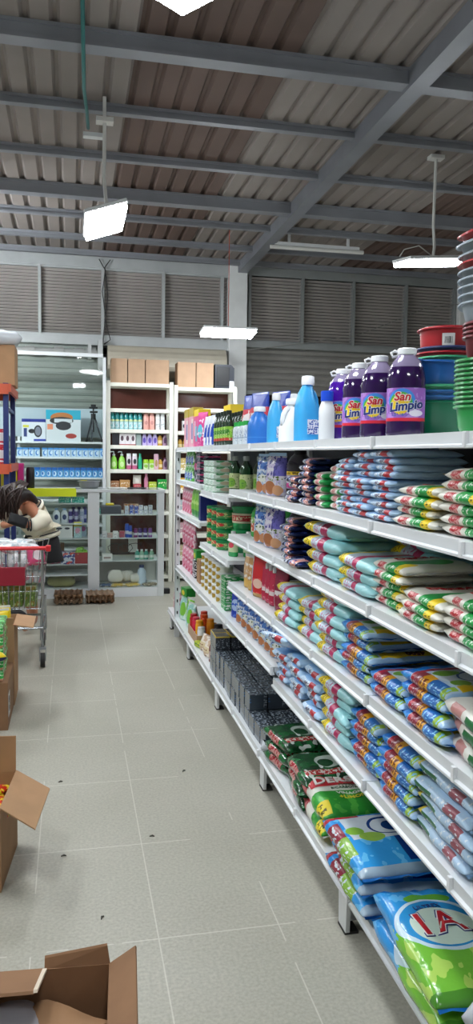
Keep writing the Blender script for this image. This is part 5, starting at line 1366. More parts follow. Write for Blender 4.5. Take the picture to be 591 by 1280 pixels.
# goods on rack shelves
def rowitem(key, mk, lab, cat, x, z, g=None, sc=None):
    return inst(key, mk, lab, cat, (x, 9.37, z), 0, g, sc)
TLB = paint('teal_shampoo', '#9fd0d6', [('box', None, None, (.55, 1), '#178a8c'), ('ell', (.5, None, .6), (.5, None, .08), '#cfd9a0'), ('print', None, None, (.1, .45), '#e2eef0', (5, 3, 6), .5)], .25)
for i in range(7):
    rowitem('tlb', lambda: can(.21, .0255, TLB, mat('teal_cap', '#15807f', .3)), 'teal and white bottle, %s of the seven on the cream rack' % ('first', 'second', 'third', 'fourth', 'fifth', 'sixth', 'last')[i], 'bottle', .495 + i * .0545, 1.851, 'teal bottles on the rack')
PKL = paint('pink_lotion', '#e3aaa0', [('ell', (.5, None, .5), (.3, None, .14), '#c98e88')], .3)
for i, x in enumerate((.895, .965)):
    rowitem('pkl', lambda: can(.2, .033, PKL, mat('pink_cap', '#d99c94', .3)), 'pink lotion bottle, %s one beside the teal row' % ('left', 'right')[i], 'bottle', x, 1.851, 'pink lotion bottles')
WLB = paint('white_lotion', '#e2e4e4', [('print', None, None, (.2, .8), '#a9b4bc', (5, 3, 7), .58)], .3)
for i, x in enumerate((1.035, 1.095)):
    rowitem('wlb', lambda: can(.2, .027, WLB, WPL), 'white lotion bottle, %s one beside the pink pair' % ('left', 'right')[i], 'bottle', x, 1.851, 'white lotion bottles')
rowitem('bkb', lambda: crate(.075, .08, .14, mat('black_carton', '#222228', .35), name='carton_pack'), 'black box at the left of the cream rack', 'box', .53, 1.661)
WPKM = paint('white_red_pack', '#e3dfe2', [('ell', (.5, None, .5), (.28, None, .2), '#58424c'), ('box', None, None, (0, .07), '#a8323c')], .4)
for i, x in enumerate((.607, .672, .737)):
    rowitem('wpk', lambda: crate(.062, .07, .16, WPKM, name='carton_pack'), 'white pack with dark emblem, %s of three on the rack' % ('left', 'middle', 'right')[i], 'pack', x, 1.661, 'white emblem packs')
rowitem('gpa', lambda: crate(.06, .06, .15, mat('grey_green_carton', '#94a4a2', .4), name='carton_pack'), 'grey-green box between white packs and purple bottles', 'box', .805, 1.661)
PUB = paint('lilac_bottle', '#c4b4e6', [('ell', (.5, None, .45), (.28, None, .25), '#6a58b8')], .25)
for i, x in enumerate((.875, .94, 1.005)):
    rowitem('pub', lambda: bottle(.15, .031, PUB, WPL, 1, .6, .6, caph=.1), 'lilac bottle, %s of three on the rack' % ('left', 'middle', 'right')[i], 'bottle', x, 1.661, 'lilac bottles')
GLD = paint('gold_bottle', '#c79a42', [('box', None, None, (.2, .5), '#e6d3a0')], .25)
for i, (x, z, lab) in enumerate(((1.065, 1.661, 'gold bottle right of the lilac bottles'), (1.07, 1.371, 'gold bottle near the right end of the pump-bottle shelf'), (1.31, 1.621, 'gold bottle on the right rack, left one'), (1.37, 1.621, 'gold bottle on the right rack, right one'))):
    rowitem('gld', lambda: bottle(.14, .026, GLD, BLACKP, 1, .8, .45), lab, 'bottle', x, z, 'gold bottles')
DPB = paint('dusky_pink_bottle', '#a98aa6', [('ell', (.5, None, .5), (.3, None, .3), '#4a3050')], .3)
for x, z, lab in ((1.125, 1.661, 'dusky purple bottle at the right end of the lilac shelf'), (1.13, 1.371, 'dusky pink bottle at the right end of the pump-bottle shelf')):
    rowitem('dpb', lambda: bottle(.14, .027, DPB, mat('dusk_cap', '#6a3a5a', .3), 1, .8, .5), lab, 'bottle', x, z)
PMP = paint('lime_pump', '#8fcf52', [('ell', (.5, None, .35), (.3, None, .2), '#c8e6a0')], .2)
for i, x in enumerate((.51, .605)):
    rowitem('pmp', lambda: pump_bottle(.22, .04, PMP, WPL), 'lime green pump bottle, %s one on the rack' % ('left', 'right')[i], 'bottle', x, 1.371, 'lime pump bottles')
WKB = paint('white_black_pink_can', '#d9cdd6', [('box', None, None, (.0, .3), '#c8628c'), ('ell', (.5, None, .6), (.3, None, .2), '#2a2a30')], .3)
for i, x in enumerate((.69, .76)):
    rowitem('wkb', lambda: can(.19, .03, WKB, WPL), 'white and pink can with dark emblem, %s one on the rack' % ('left', 'right')[i], 'can', x, 1.371, 'white and pink cans')
rowitem('grb', lambda: bottle(.19, .024, mat('emerald_bottle', '#2aa882', .25), mat('emerald_bottle', '#2aa882', .25), 1, 1, .5), 'emerald bottle in the middle of the pump-bottle shelf', 'bottle', .825, 1.371)
LTB = paint('lime_tub', '#cfe0b8', [('box', None, None, (.75, 1), '#a8d23a'), ('ell', (.5, None, .4), (.36, None, .2), '#8bbf4a')], .3)
for i, x in enumerate((.895, .965)):
    rowitem('ltb', lambda: can(.12, .033, LTB, mat('lime_lid', '#a8d43a', .3)), 'white and lime tub, %s one on the rack' % ('left', 'right')[i], 'tub', x, 1.371, 'white and lime tubs')
rowitem('pkt', lambda: crate(.055, .05, .19, paint('pale_pink_bottle', '#d8aec0', [('ell', (.5, None, .4), (.3, None, .22), '#a88a5a')], .3), name='carton_pack', bevel=.012), 'pale pink pack with gold mark on the pump-bottle shelf', 'pack', 1.02, 1.371)
for i, (x, w_, h_, col, nm) in enumerate(((.52, .1, .1, '#a3714c', 'brown carton with printed side, left on the low rack shelf'), (.64, .12, .11, '#b98a52', 'golden brown carton on the low rack shelf'), (.79, .09, .06, '#b83a4a', 'red box below the clear bag on the low rack shelf'), (.975, .09, .09, '#b5c93a', 'lime and white pack on the low rack shelf'), (1.09, .11, .12, '#1f9a3e', 'bright green box on the low rack shelf'))):
    rowitem('lw%d' % i, lambda w_=w_, h_=h_, col=col, i=i: crate(w_, .1, h_, paint('lowp_%d' % i, col, [('print', None, None, (.2, .8), '#e6d8c4' if i < 3 else '#eef0c0', (5, 2, 4), .6)], .4), name='carton_pack'), nm, 'box', x, 1.131)
rowitem('clb', lambda: pouch(.1, .06, .11, mat('clear_bag_film', '#d8d6cc', .2), 2), 'clear bag of sweets standing on the red box', 'bag', .79, 1.191)
rowitem('pkb2', lambda: bottle(.19, .025, mat('rose_bottle', '#dc8fb0', .3), mat('rose_bottle', '#dc8fb0', .3), 1, .8, .5), 'rose pink bottle standing on the low rack shelf', 'bottle', .90, 1.131)
rowitem('wbk', lambda: can(.15, .03, paint('white_black_jar', '#e3e3e6', [('ell', (.5, None, .5), (.3, None, .2), '#30324a')], .3), BLACKP), 'white jar with black cap on the right rack', 'jar', 1.36, 1.841)
for i, (z, col, nm) in enumerate(((1.371, '#c9b06a', 'straw coloured'), (1.131, '#d9a22a', 'amber'), (.861, '#b8c4c8', 'pale grey'), (.581, '#c8a0a8', 'dusty rose'), (.301, '#c9b890', 'sand coloured'))):
    rowitem('rr%d' % i, lambda col=col, i=i: crate(.13, .12, .14, paint('rrp_%d' % i, col, [('print', None, None, None, '#eeeae0', (5, 2, 5), .56)], .4), name='carton_pack'), nm + ' box at the left end of the right rack', 'box', 1.345, z)

# clutter seen under the half open shutter on the right
for i, (x, h_, col, nm) in enumerate(((2.5, 2.0, '#3d4a2c', 'dark green leafy bundle'), (2.8, 2.05, '#5a6b35', 'olive leafy bundle'), (3.15, 1.95, '#2f3a2a', 'shadowy green bundle'))):
    b = bmesh.new()
    rng = random.Random(i)
    tube(b, [(0, 0, 0), (0, 0, h_)], .02, 6)
    for k in range(70):
        a, zz, L_ = rng.uniform(0, 6.28), rng.uniform(h_ * .6, h_ + .4), rng.uniform(.08, .16)
        c0 = Vector((math.cos(a) * .04, math.sin(a) * .04, zz)); d = Vector((math.cos(a), math.sin(a), rng.uniform(-.4, .8))).normalized()
        s_ = d.cross(Vector((0, 0, 1))).normalized() * .03
        v = [b.verts.new(c0), b.verts.new(c0 + d * L_ * .5 + s_), b.verts.new(c0 + d * L_), b.verts.new(c0 + d * L_ * .5 - s_)]
        b.faces.new(v)
    o = obj('hanging_plant', b, mat('leaf_%d' % i, col, .6), None, (x, 11.0, 0)); tag(o, nm + ' outside under the half-open shutter', 'plant')

# ------------------------------------------------------------------ egg trays on the floor
PULP = mat('brown_paper_pulp', '#cbb096', .95, var=.1, vscale=20)
def egg_tray():
    bm = bmesh.new()
    n, m_ = 31, 31
    W_ = .29
    def z(i, j):
        a = math.sin(i / (n - 1) * 5 * PI) ** 2 * math.sin(j / (m_ - 1) * 5 * PI) ** 2
        edge = 1 if (i in (0, n - 1) or j in (0, m_ - 1)) else 0
        pk = (math.cos(i / (n - 1) * 10 * PI) * .5 + .5) * (math.cos(j / (m_ - 1) * 10 * PI) * .5 + .5)
        return .022 - .02 * a + .022 * pk * (0 if edge else 1) + edge * .004
    g = [[bm.verts.new((-W_ / 2 + W_ * i / (n - 1), -W_ / 2 + W_ * j / (m_ - 1), z(i, j))) for j in range(m_)] for i in range(n)]
    for i in range(n - 1):
        for j in range(m_ - 1):
            bm.faces.new((g[i][j], g[i + 1][j], g[i + 1][j + 1], g[i][j + 1]))
    bmesh.ops.solidify(bm, geom=bm.faces[:], thickness=.003)
    return obj('egg_tray', bm, PULP, smooth=True)
for c_, x in enumerate((-.02, .30)):
    for i in range(6 if c_ == 0 else 5):
        small('egg', egg_tray, 'brown pulp egg tray, %s of the %s floor stack' % (ORD[i] if i < 5 - c_ + 0 else 'topmost', ('left', 'right')[c_]), 'egg tray', x + random.uniform(-.006, .006), 8.1 + .02 * c_, .002 + i * .0165, random.uniform(-.02, .02), 'egg trays on the floor')

# ------------------------------------------------------------------ shopping cart
cart = empty('shopping_cart'); cart.location = (-.42, 5.95, 0)
tag(cart, 'wire shopping cart with red rim and placard, loaded with white packs', 'shopping cart')
def wires(bm, lines, r=.0028, n=5):
    for p, q in lines: tube(bm, [p, q], r, n)
    return bm
X0, X1, Y0, Y1, ZT, ZB = -.29, .25, -.30, .38, .86, .42
xb0, xb1, yb0, yb1 = -.24, .20, -.24, .30
bm = bmesh.new(); L_ = []
def lerp(a, b, t): return a + (b - a) * t
for i in range(13):
    t = i / 12
    L_.append(((lerp(X0, X1, t), Y0, ZT), (lerp(xb0, xb1, t), yb0, ZB))); L_.append(((lerp(X0, X1, t), Y1, ZT), (lerp(xb0, xb1, t), yb1, ZB)))
    L_.append(((lerp(xb0, xb1, t), yb0, ZB), (lerp(xb0, xb1, t), yb1, ZB)))
for i in range(14):
    t = i / 13
    L_.append(((X0, lerp(Y0, Y1, t), ZT), (xb0, lerp(yb0, yb1, t), ZB))); L_.append(((X1, lerp(Y0, Y1, t), ZT), (xb1, lerp(yb0, yb1, t), ZB)))
wires(bm, L_)
for t in (0, .22, .45, .7, 1):
    z = lerp(ZT, ZB, t); a0, a1, c0, c1 = lerp(X0, xb0, t), lerp(X1, xb1, t), lerp(Y0, yb0, t), lerp(Y1, yb1, t)
    tube(bm, [(a0, c0, z), (a1, c0, z), (a1, c1, z), (a0, c1, z)], .005 if t in (0, 1) else .0035, 6, closed=True)
obj('basket', bm, CHROME, cart)
bm = bmesh.new(); tube(bm, [(X0 - .01, Y0 - .012, ZT + .012), (X1 + .012, Y0 - .012, ZT + .012)], .014, 10); box(bm, X1 - .005, X1 + .03, Y0 - .03, Y0 + .03, ZT - .012, ZT + .03, bevel=.006)
box(bm, X0 - .03, X0 + .005, Y0 - .03, Y0 + .03, ZT - .012, ZT + .03, bevel=.006)
obj('handle_bar', bm, mat('red_cart_plastic', '#d6202c', .3), cart)
obj('red_placard', boxbm(-.26, .1, yb0 - .052, yb0 - .042, .6, .735, bevel=.004), mat('dull_red_placard', '#9b1f35', .4), cart)
bm = bmesh.new()
for s in (X1 - .03, X0 + .03):
    tube(bm, [(s, Y0, ZT), (s, Y0 + .04, .5), (s - .01 * (1 if s > 0 else -1), Y0 + .06, .28), (s, Y0 + .02, .14)], .011, 8)
    tube(bm, [(s, Y0 + .06, .28), (s, Y1 - .05, .25), (s, Y1 - .02, .14)], .011, 8)
    tube(bm, [(s, Y0 + .12, .28), (s, Y0 + .02, .15)], .008, 6)
    tube(bm, [(s, Y1 - .05, .25), (s, Y1 - .08, ZB)], .01, 8)
tube(bm, [(X0 + .03, Y0 + .05, .28), (X1 - .03, Y0 + .05, .28)], .011, 8)
tube(bm, [(X0 + .03, Y1 - .06, .26), (X1 - .03, Y1 - .06, .26)], .011, 8)
obj('frame', bm, CHROME, cart, smooth='auto')
bm = bmesh.new()
wires(bm, [((lerp(X0 + .04, X1 - .04, i / 8), Y0 + .06, .275), (lerp(X0 + .04, X1 - .04, i / 8), Y1 - .06, .255)) for i in range(9)])
obj('lower_tray', bm, CHROME, cart)
for s, y in ((X1 - .03, Y0 + .01), (X0 + .03, Y0 + .01), (X1 - .05, Y1 - .02), (X0 + .05, Y1 - .02)):
    bm = bmesh.new(); tube(bm, [(s - .016, y, .052), (s + .016, y, .052)], .052, 20)
    wl = obj('wheel', bm, RUBBER, cart, smooth='auto')
    bm = bmesh.new(); box(bm, s - .024, s - .019, y - .015, y + .015, .045, .135); box(bm, s + .019, s + .024, y - .015, y + .015, .045, .135); box(bm, s - .024, s + .024, y - .016, y + .016, .13, .145)
    obj('fork', bm, STEEL, wl)
CXo, CYo = -.42, 5.95
WPK = paint('white_printed_pack', '#d8dadb', [('print', None, None, None, '#a9b7bd', (4, 4, 3), .55), ('print', None, None, None, '#c58c98', (3, 3, 2), .64)], .25, bump=.6)
k = 0
def cartitem(key, mk, lab, cat, x, y, z, rz, g, sc=None, rx=0, ry=0):
    return inst(key, mk, lab, cat, (CXo + x, CYo + y, z), rz, g, sc, rx, ry)
OR5 = ['leftmost', 'second', 'middle', 'fourth', 'rightmost']
for j, z in enumerate((.60, .70)):
    for i in range(5):
        cartitem('wpack', lambda: pouch(.095, .085, .13, WPK, 1.3, SEALW, name='white_pack'), 'white printed pack at the cart front, %s of the %s row' % (OR5[i], ('lower', 'upper')[j]), 'pack', -.18 + i * .093 , -.165 - .02 * j, z, .2 * ((i * 7) % 3 - 1), 'white packs in the cart', (.92, .92, .9))
for i in range(4):
    cartitem('wpack', None, 'white printed pack along the right cart side, %s' % ('nearest', 'second nearest', 'third', 'farthest')[i], 'pack', .15, -.05 + i * .1, .66, R90 + .2, 'white packs in the cart', (.92, .92, 1))
for i, (x, y, z) in enumerate(((-.16, -.08, .80), (-.02, -.1, .81), (.1, -.06, .795), (-.1, .1, .82), (.06, .12, .815))):
    cartitem('wbagc', lambda: bag(.2, .15, .08, WPK, 2, 14, 10, SEALW), 'white bag heaped on the cart load, %s' % ('front left', 'front middle', 'front right', 'rear left', 'rear right')[i], 'bag', x, y, z, i * 1.1, 'white bags heaped in the cart')
cartitem('pinkround', lambda: bag(.13, .12, .09, paint('pink_white_pack', '#d14d78', [('ell', (.5, .5, None), (.3, .3, None), '#eadbe0')], .25), 1, 12, 10), 'pink and white round pack at the right cart corner', 'pack', .16, -.2, .78, .4, None, None, 1.1)
GRP = paint('green_olive_pack', '#5f7a35', [('print', None, None, None, '#8c7a3a', (3, 3, 3), .57), ('print', None, None, None, '#a9bf7c', (5, 3, 4), .6)], .3, bump=.4)
for i in range(4):
    cartitem('grp', lambda: crate(.095, .16, .16, GRP, name='soap_pack', bevel=.012), 'green pack at the bottom of the cart, %s' % ('leftmost', 'second', 'third', 'rightmost')[i], 'pack', -.17 + i * .1, -.13, .428, 0, 'green packs in the cart')
cartitem('blackbag', lambda: bag(.26, .22, .07, mat('black_cloth', '#1b1b1d', .8), 2, 12, 10), 'black cloth bag on the lower cart tray', 'bag', -.05, .05, .285, .3, None)

# ------------------------------------------------------------------ left edge: pallet rack and cartons
pr = empty('pallet_rack'); pr.location = (-1.0, 7.2, 0); tag(pr, 'blue and orange pallet rack at the left edge of the picture', 'rack')
def ppart(name, bm, m, par=None):
    bmesh.ops.translate(bm, verts=bm.verts[:], vec=(1.0, -7.2, 0)); return obj(name, bm, m, par or pr)
ORG = mat('orange_beam', '#c8583a', .4); NVB = mat('navy_upright', '#1e2c66', .4)
for x in (-.585, -1.45):
    for y in (7.17, 8.0): ppart('upright', boxbm(x, x + .045, y, y + .07, 0, 2.17), NVB)
for z in (2.16, 1.45):
    ppart('beam', boxbm(-1.45, -.535, 7.14, 7.17, z - .09, z), ORG); ppart('beam', boxbm(-1.45, -.535, 8.07, 8.1, z - .09, z), ORG)
    ppart('end_beam', boxbm(-.54, -.515, 7.14, 8.1, z - .07, z), ORG); ppart('deck', boxbm(-1.4, -.54, 7.17, 8.07, z - .02, z - .002), mat('rack_board', '#8a6a4c', .7))
ppart('cross_brace', boxbm(-.575, -.545, 7.24, 8.0, 1.93, 1.96), NVB)
RWP = paint('red_white_pack', '#cf2436', [('ell', (None, None, .55), (None, None, .24), '#e9e3e2'), ('print', None, None, (.1, .9), '#e9dfe0', (3, 3, 4), .56)], .3)
for j in range(2):
    for i in range(2):
        small('rwp', lambda: crate(.2, .18, .155, RWP, name='carton_pack'), 'red and white pack on the pallet rack, %s %s' % (('lower', 'upper')[j], ('outer', 'inner')[i]), 'pack', -.655 - .21 * i, 7.3, 1.451 + j * .157, 0, 'red and white packs')
small('bigkr', lambda: crate(.42, .4, .36, KRAFT, tape=TAPE), 'brown carton on top of the pallet rack', 'box', -.70, 7.5, 2.161)
small('plast', lambda: bag(.42, .36, .14, mat('milky_plastic', '#c9cdd2', .25, bump=.8, bscale=18), 2, 16, 12), 'milky plastic bag lying over the rack carton', 'bag', -.66, 7.42, 2.52, .2)
for i, (x, col, nm) in enumerate(((-.745, '#25308a', 'navy file box'), (-.685, '#d8cf3a', 'dull yellow file box'), (-.635, '#1f2c70', 'slim dark blue file box'), (-.58, '#f0e01e', 'bright yellow file box'), (-.515, '#c4237a', 'magenta file box'))):
    small('file%d' % i, lambda col=col, i=i: crate(.05 if i != 2 else .035, .2, .24, mat('file_' + col[1:], col, .4), name='file_box', bevel=.003), nm + ' standing on the counter behind the shopper', 'file box', x, 8.5, 1.173, 0, None, (1.15, 1, 1.12))

# open carton with packets near the left edge
def open_carton(name, w, d, h, m, flaps, t=.005):
    """flaps: list of (side, length, angle from vertical outward)"""
    o = empty(name)
    obj('bottom', boxbm(-w / 2, w / 2, -d / 2, d / 2, 0, t), m, o)
    obj('side_panel', boxbm(-w / 2, w / 2, -d / 2, -d / 2 + t, t, h), m, o)
    obj('side_panel', boxbm(-w / 2, w / 2, d / 2 - t, d / 2, t, h), m, o)
    obj('side_panel', boxbm(-w / 2, -w / 2 + t, -d / 2 + t, d / 2 - t, t, h), m, o)
    obj('side_panel', boxbm(w / 2 - t, w / 2, -d / 2 + t, d / 2 - t, t, h), m, o)
    for side, ln, ang in flaps:
        fb = bmesh.new()
        if side in 'EW':
            box(fb, -t / 2, t / 2, -d / 2 + .004, d / 2 - .004, 0, ln)
            sg = 1 if side == 'E' else -1
            fo = obj('flap', fb, m, o, (sg * (w / 2 - t / 2), 0, h), (0, sg * ang, 0))
        else:
            box(fb, -w / 2 + .004, w / 2 - .004, -t / 2, t / 2, 0, ln)
            sg = 1 if side == 'N' else -1
            fo = obj('flap', fb, m, o, (0, sg * (d / 2 - t / 2), h), (-sg * ang, 0, 0))
    return o
oc = open_carton('open_carton', .42, .34, .30, KRAFT, [('N', .14, .05), ('W', .17, 1.6)])
oc.location = (-.435, 2.91, 0); oc.rotation_euler = (0, 0, -.10); tag(oc, 'open brown carton with raised flaps and yellow packets at the left edge', 'box')
fb = bmesh.new()
q = [(.208, .168, .30), (.205, -.16, .30), (.335, -.215, .245), (.345, .10, .25)]
lo_ = [fb.verts.new(p) for p in q]; hi_ = [fb.verts.new((p[0], p[1], p[2] + .005)) for p in q]
fb.faces.new(lo_[::-1]); fb.faces.new(hi_)
for a in range(4): fb.faces.new((lo_[a], lo_[(a + 1) % 4], hi_[(a + 1) % 4], hi_[a]))
obj('flap', fb, KRAFT, oc)
YRP = paint('yellow_red_packet', '#e6d01c', [('box', (.5, .95), None, None, '#d1301f'), ('print', (.45, 1), None, None, '#efd23a', (6, 4, 2), .58), ('ell', (.25, .5, None), (.2, .3, None), '#b7d63c')], .3, bump=.5)
n_ = 0
for i in range(3):
    for j in range(4):
        small('yrp', lambda: bag(.14, .09, .03, YRP, 2, 12, 8), 'yellow and red packet in the open carton, %s column, %s row' % (('left', 'middle', 'right')[i], ('first', 'second', 'third', 'fourth')[j]), 'packet', -.57 + i * .135, 2.83 + j * .07, .2 + .02 * ((i + j) % 2), .3 * ((i * 3 + j) % 3 - 1) + 1.2, 'yellow and red packets')
small('fillbox', lambda: crate(.36, .28, .19, KRAFTD), 'brown inner carton under the yellow packets', 'box', -.43, 2.93, .0055, -.06)
# carton stack beyond it
def num_carton():
    o = crate(.46, .5, .27, KRAFTD, tape=TAPE)
    lb = obj('number_label', boxbm(.2315, .2325, -.235, -.135, .07, .2), mat('white_label_paper', '#d6d4ce', .6), o)
    tb = text_bm('2', .11, lambda x, y, z: (.2328 + z, -.185 + x, .135 + y), bold=.004)
    obj('lettering', tb, INKB, lb)
    return o
small('numc', num_carton, 'brown carton with number label under the green packs', 'box', -.575, 4.62, 0)
GCP = paint('green_cellophane_pack', '#2fae4a', [('print', None, None, None, '#8fd68f', (3, 3, 3), .52), ('box', None, None, (.0, .3), '#b48a6a'), ('ell', (.5, None, .65), (.45, None, .14), '#dff0df')], .12, bump=.5, coat=.5)
for i in range(5):
    for j in range(2):
        small('gcp', lambda: crate(.2, .16, .062, GCP, name='soap_pack', bevel=.012), 'green cellophane pack, %s of the %s pile at left edge' % (ORD[i], ('nearer', 'farther')[j]), 'pack', -.47 , 4.47 + j * .17, .271 + i * .063, 0, 'green cellophane packs')
small('gcl', lambda: bag(.16, .12, .05, paint('navy_yellow_packet', '#1d2350', [('box', None, None, (.55, 1), '#e8cf22')], .3), 2, 12, 8), 'navy and yellow packet lying against the green packs', 'packet', -.44, 4.36, .40, .4)
dc = open_carton('display_carton', .36, .34, .5, KRAFT, [('E', .12, 1.75), ('S', .05, .3)]); dc.location = (-.52, 4.98, 0)
tag(dc, 'display carton of blue and yellow packets behind the green packs', 'box')
BYP = paint('blue_yellow_packet', '#2456b8', [('box', None, None, (.62, 1), '#efd51f'), ('print', None, None, (0, .6), '#dfe8f4', (4, 2, 4), .53)], .28, bump=.4)
for i in range(3):
    for j in range(2):
        small('byp', lambda: pouch(.1, .06, .17, BYP, 1, SEALW, name='powder_packet'), 'blue and yellow packet in the display carton, %s %s' % (('left', 'middle', 'right')[i], ('front', 'rear')[j]), 'packet', -.63 + i * .105, 4.89 + j * .1, .405, .2, 'blue and yellow packets')
small('dcf', lambda: crate(.32, .3, .39, KRAFTD), 'inner brown carton lifting the blue and yellow packets', 'box', -.52, 4.98, .0055)

# open carton at the very front
fc = open_carton('open_carton', .62, .58, .30, KRAFTD, [('E', .075, 1.0), ('W', .15, 1.2)])
fc.location = (-.235, 1.56, 0); fc.rotation_euler = (0, 0, -.07); tag(fc, 'worn open brown carton at the bottom edge of the picture', 'box')
def slab(name, pts, t, m, par):
    b_ = bmesh.new()
    A = [b_.verts.new(p) for p in pts]; B2 = [b_.verts.new((p[0], p[1] - t, p[2] - t)) for p in pts]
    b_.faces.new(A); b_.faces.new(B2[::-1])
    for k_ in range(len(pts)): b_.faces.new((A[k_], B2[k_], B2[(k_ + 1) % len(pts)], A[(k_ + 1) % len(pts)]))
    return obj(name, b_, m, par)
slab('folded_flap', [(.15, .288, .30), (-.31, .288, .30), (-.31, .16, .335), (.14, .17, .33)], .005, KRAFTD, fc)
slab('far_flap', [(.308, .29, .30), (.15, .29, .30), (.15, .30, .325), (.30, .30, .345)], .004, KRAFTD, fc)
slab('torn_edge', [(.156, .286, .302), (.146, .286, .302), (.138, .17, .333), (.147, .17, .333)], .005, mat('torn_paper_edge', '#d8c9b4', .8), fc)
small('kpap', lambda: bag(.36, .22, .1, mat('brown_kraft_bag', '#96714f', .8, bump=.4, bscale=12), 4, 16, 10), 'crumpled brown kraft paper bag inside the front carton', 'bag', .0, 1.66, .15, -.6, None, None)
small('gpl', lambda: bag(.3, .2, .12, mat('grey_plastic_film', '#a9a7ac', .2, bump=.8, bscale=18), 2, 16, 10), 'grey plastic bag inside the front carton', 'bag', -.2, 1.70, .145, .3)
small('ffill', lambda: crate(.5, .46, .13, KRAFT), 'lower carton inside the front open carton', 'box', -.215, 1.535, .0055, -.03)
# specks of litter on the floor
for i, (x, y, rz) in enumerate(((-.05, 3.62, .4), (.1, 2.5, 1.2), (-.03, 2.93, .2), (.54, 3.64, .8), (.32, 3.02, 0))):
    b = bmesh.new(); tube(b, [(-.010, 0, .003), (.002, .003, .004), (.010, -.002, .002)], [.002, .0035, .002], 6)
    o = obj('litter_scrap', b, mat('dark_litter', '#5a564f', .9), None, (x, y, 0), (0, 0, rz)); tag(o, ('small dark scrap on floor left of aisle near open carton', 'dark scrap on floor ahead of the front carton', 'dark scrap on a floor joint left of aisle middle', 'dark scrap on floor near the third shelf leg', 'tiny dark scrap in the aisle middle')[i], 'litter')

# ------------------------------------------------------------------ the shopper bending over the cart
def skinned(name, nodes, edges, m, parent=None, root=0, sub=2, disp=0.0, dsc=8.0):
    me = bpy.data.meshes.new(name)
    me.from_pydata([n_[:3] for n_ in nodes], edges, [])
    o = bpy.data.objects.new(name, me); COL.objects.link(o)
    md = o.modifiers.new('skin', 'SKIN'); md.use_smooth_shade = True; md.branch_smoothing = .6
    if not me.skin_vertices:
        bm = bmesh.new(); bm.from_mesh(me); bm.verts.layers.skin.verify(); bm.to_mesh(me); bm.free()
    for i, n_ in enumerate(nodes):
        sv = me.skin_vertices[0].data[i]
        rr = n_[3]
        sv.radius = rr if isinstance(rr, tuple) else (rr, rr)
        sv.use_root = (i == root)
    sd = o.modifiers.new('sub', 'SUBSURF'); sd.levels = sub; sd.render_levels = sub
    dg = bpy.context.evaluated_depsgraph_get(); dg.update()
    nm = bpy.data.meshes.new_from_object(o.evaluated_get(dg))
    o.modifiers.clear(); o.data = nm; nm.name = name
    nm.materials.clear(); nm.materials.append(m)
    nm.polygons.foreach_set('use_smooth', [True] * len(nm.polygons))
    if disp:
        nrm = [v.normal.copy() for v in nm.vertices]
        for v, q in zip(nm.vertices, nrm):
            v.co += q * disp * noise.noise(v.co * dsc)
    if parent: o.parent = parent
    return o
SKIN = mat('warm_skin', '#b5785a', .5)
per = [(-.26, 6.80, .80, .115), (-.285, 6.79, .92, .1), (-.34, 6.74, 1.05, .1), (-.36, 6.69, 1.13, .055), (-.40, 6.66, 1.165, .045), (-.44, 6.63, 1.19, .08), (-.48, 6.6, 1.175, .085), (-.50, 6.585, 1.15, .06),
       (-.325, 6.62, 1.1, .058), (-.235, 6.52, .985, .042), (-.35, 6.425, .965, .026), (-.405, 6.41, .975, .03),
       (-.43, 6.82, 1.09, .055), (-.6, 6.64, .98, .04), (-.51, 6.47, .955, .026), (-.47, 6.44, .965, .03),
       (-.27, 6.73, .74, .085), (-.33, 6.71, .43, .055), (-.31, 6.77, .10, .036), (-.41, 6.72, .036, .03),
       (-.32, 6.88, .74, .085), (-.37, 6.86, .43, .055), (-.34, 6.93, .10, .036), (-.44, 6.88, .036, .03), (-.533, 6.565, 1.165, .014)]
edg = [(0, 1), (1, 2), (2, 3), (3, 4), (4, 5), (5, 6), (6, 7), (2, 8), (8, 9), (9, 10), (10, 11), (2, 12), (12, 13), (13, 14), (14, 15), (0, 16), (16, 17), (17, 18), (18, 19), (0, 20), (20, 21), (21, 22), (22, 23), (7, 24)]
# five fingers on each hand, bent round what they hold
for palm, base, dirs in ((11, (-.405, 6.41, .975), [(-.045, -.02, .055), (-.06, -.012, .045), (-.066, -.004, .03), (-.06, .004, .012), (-.005, -.02, .05)]), (15, (-.47, 6.44, .965), [(.045, -.03, .05), (.055, -.025, .035), (.058, -.02, .02), (.05, -.015, .004), (.0, -.03, .045)])):
    for k, d in enumerate(dirs):
        b_ = Vector(base) + Vector(d) * .35; m_ = Vector(base) + Vector(d) * .85; t_ = m_ + Vector((d[0] * .3, d[1] * .2 + .012, d[2] * .45))
        i0 = len(per)
        per += [(*b_, .010), (*m_, .0085), (*t_, .007)]
        edg += [(palm, i0), (i0, i0 + 1), (i0 + 1, i0 + 2)]
body = skinned('person', per, edg, SKIN)
tag(body, 'person in a cream off-shoulder cardigan and black skirt bending over the cart', 'person')
CRM = mat('cream_knit', '#d9d2bd', .9, bump=.35, bscale=120)
cg = [(-.245, 6.795, .885, .145), (-.265, 6.79, .93, .15), (-.305, 6.755, 1.0, .14), (-.33, 6.735, 1.04, .12),
      (-.285, 6.615, 1.05, .078), (-.205, 6.53, .985, .082), (-.27, 6.46, .965, .062), (-.325, 6.43, .965, .04),
      (-.44, 6.80, 1.05, .07), (-.60, 6.65, .98, .075), (-.545, 6.52, .955, .045)]
card = skinned('cardigan', cg, [(0, 1), (1, 2), (2, 3), (2, 4), (4, 5), (5, 6), (6, 7), (2, 8), (8, 9), (9, 10)], CRM, body, 1, 3, .02, 11)
DKT = mat('dark_knit_trim', '#24252c', .9)
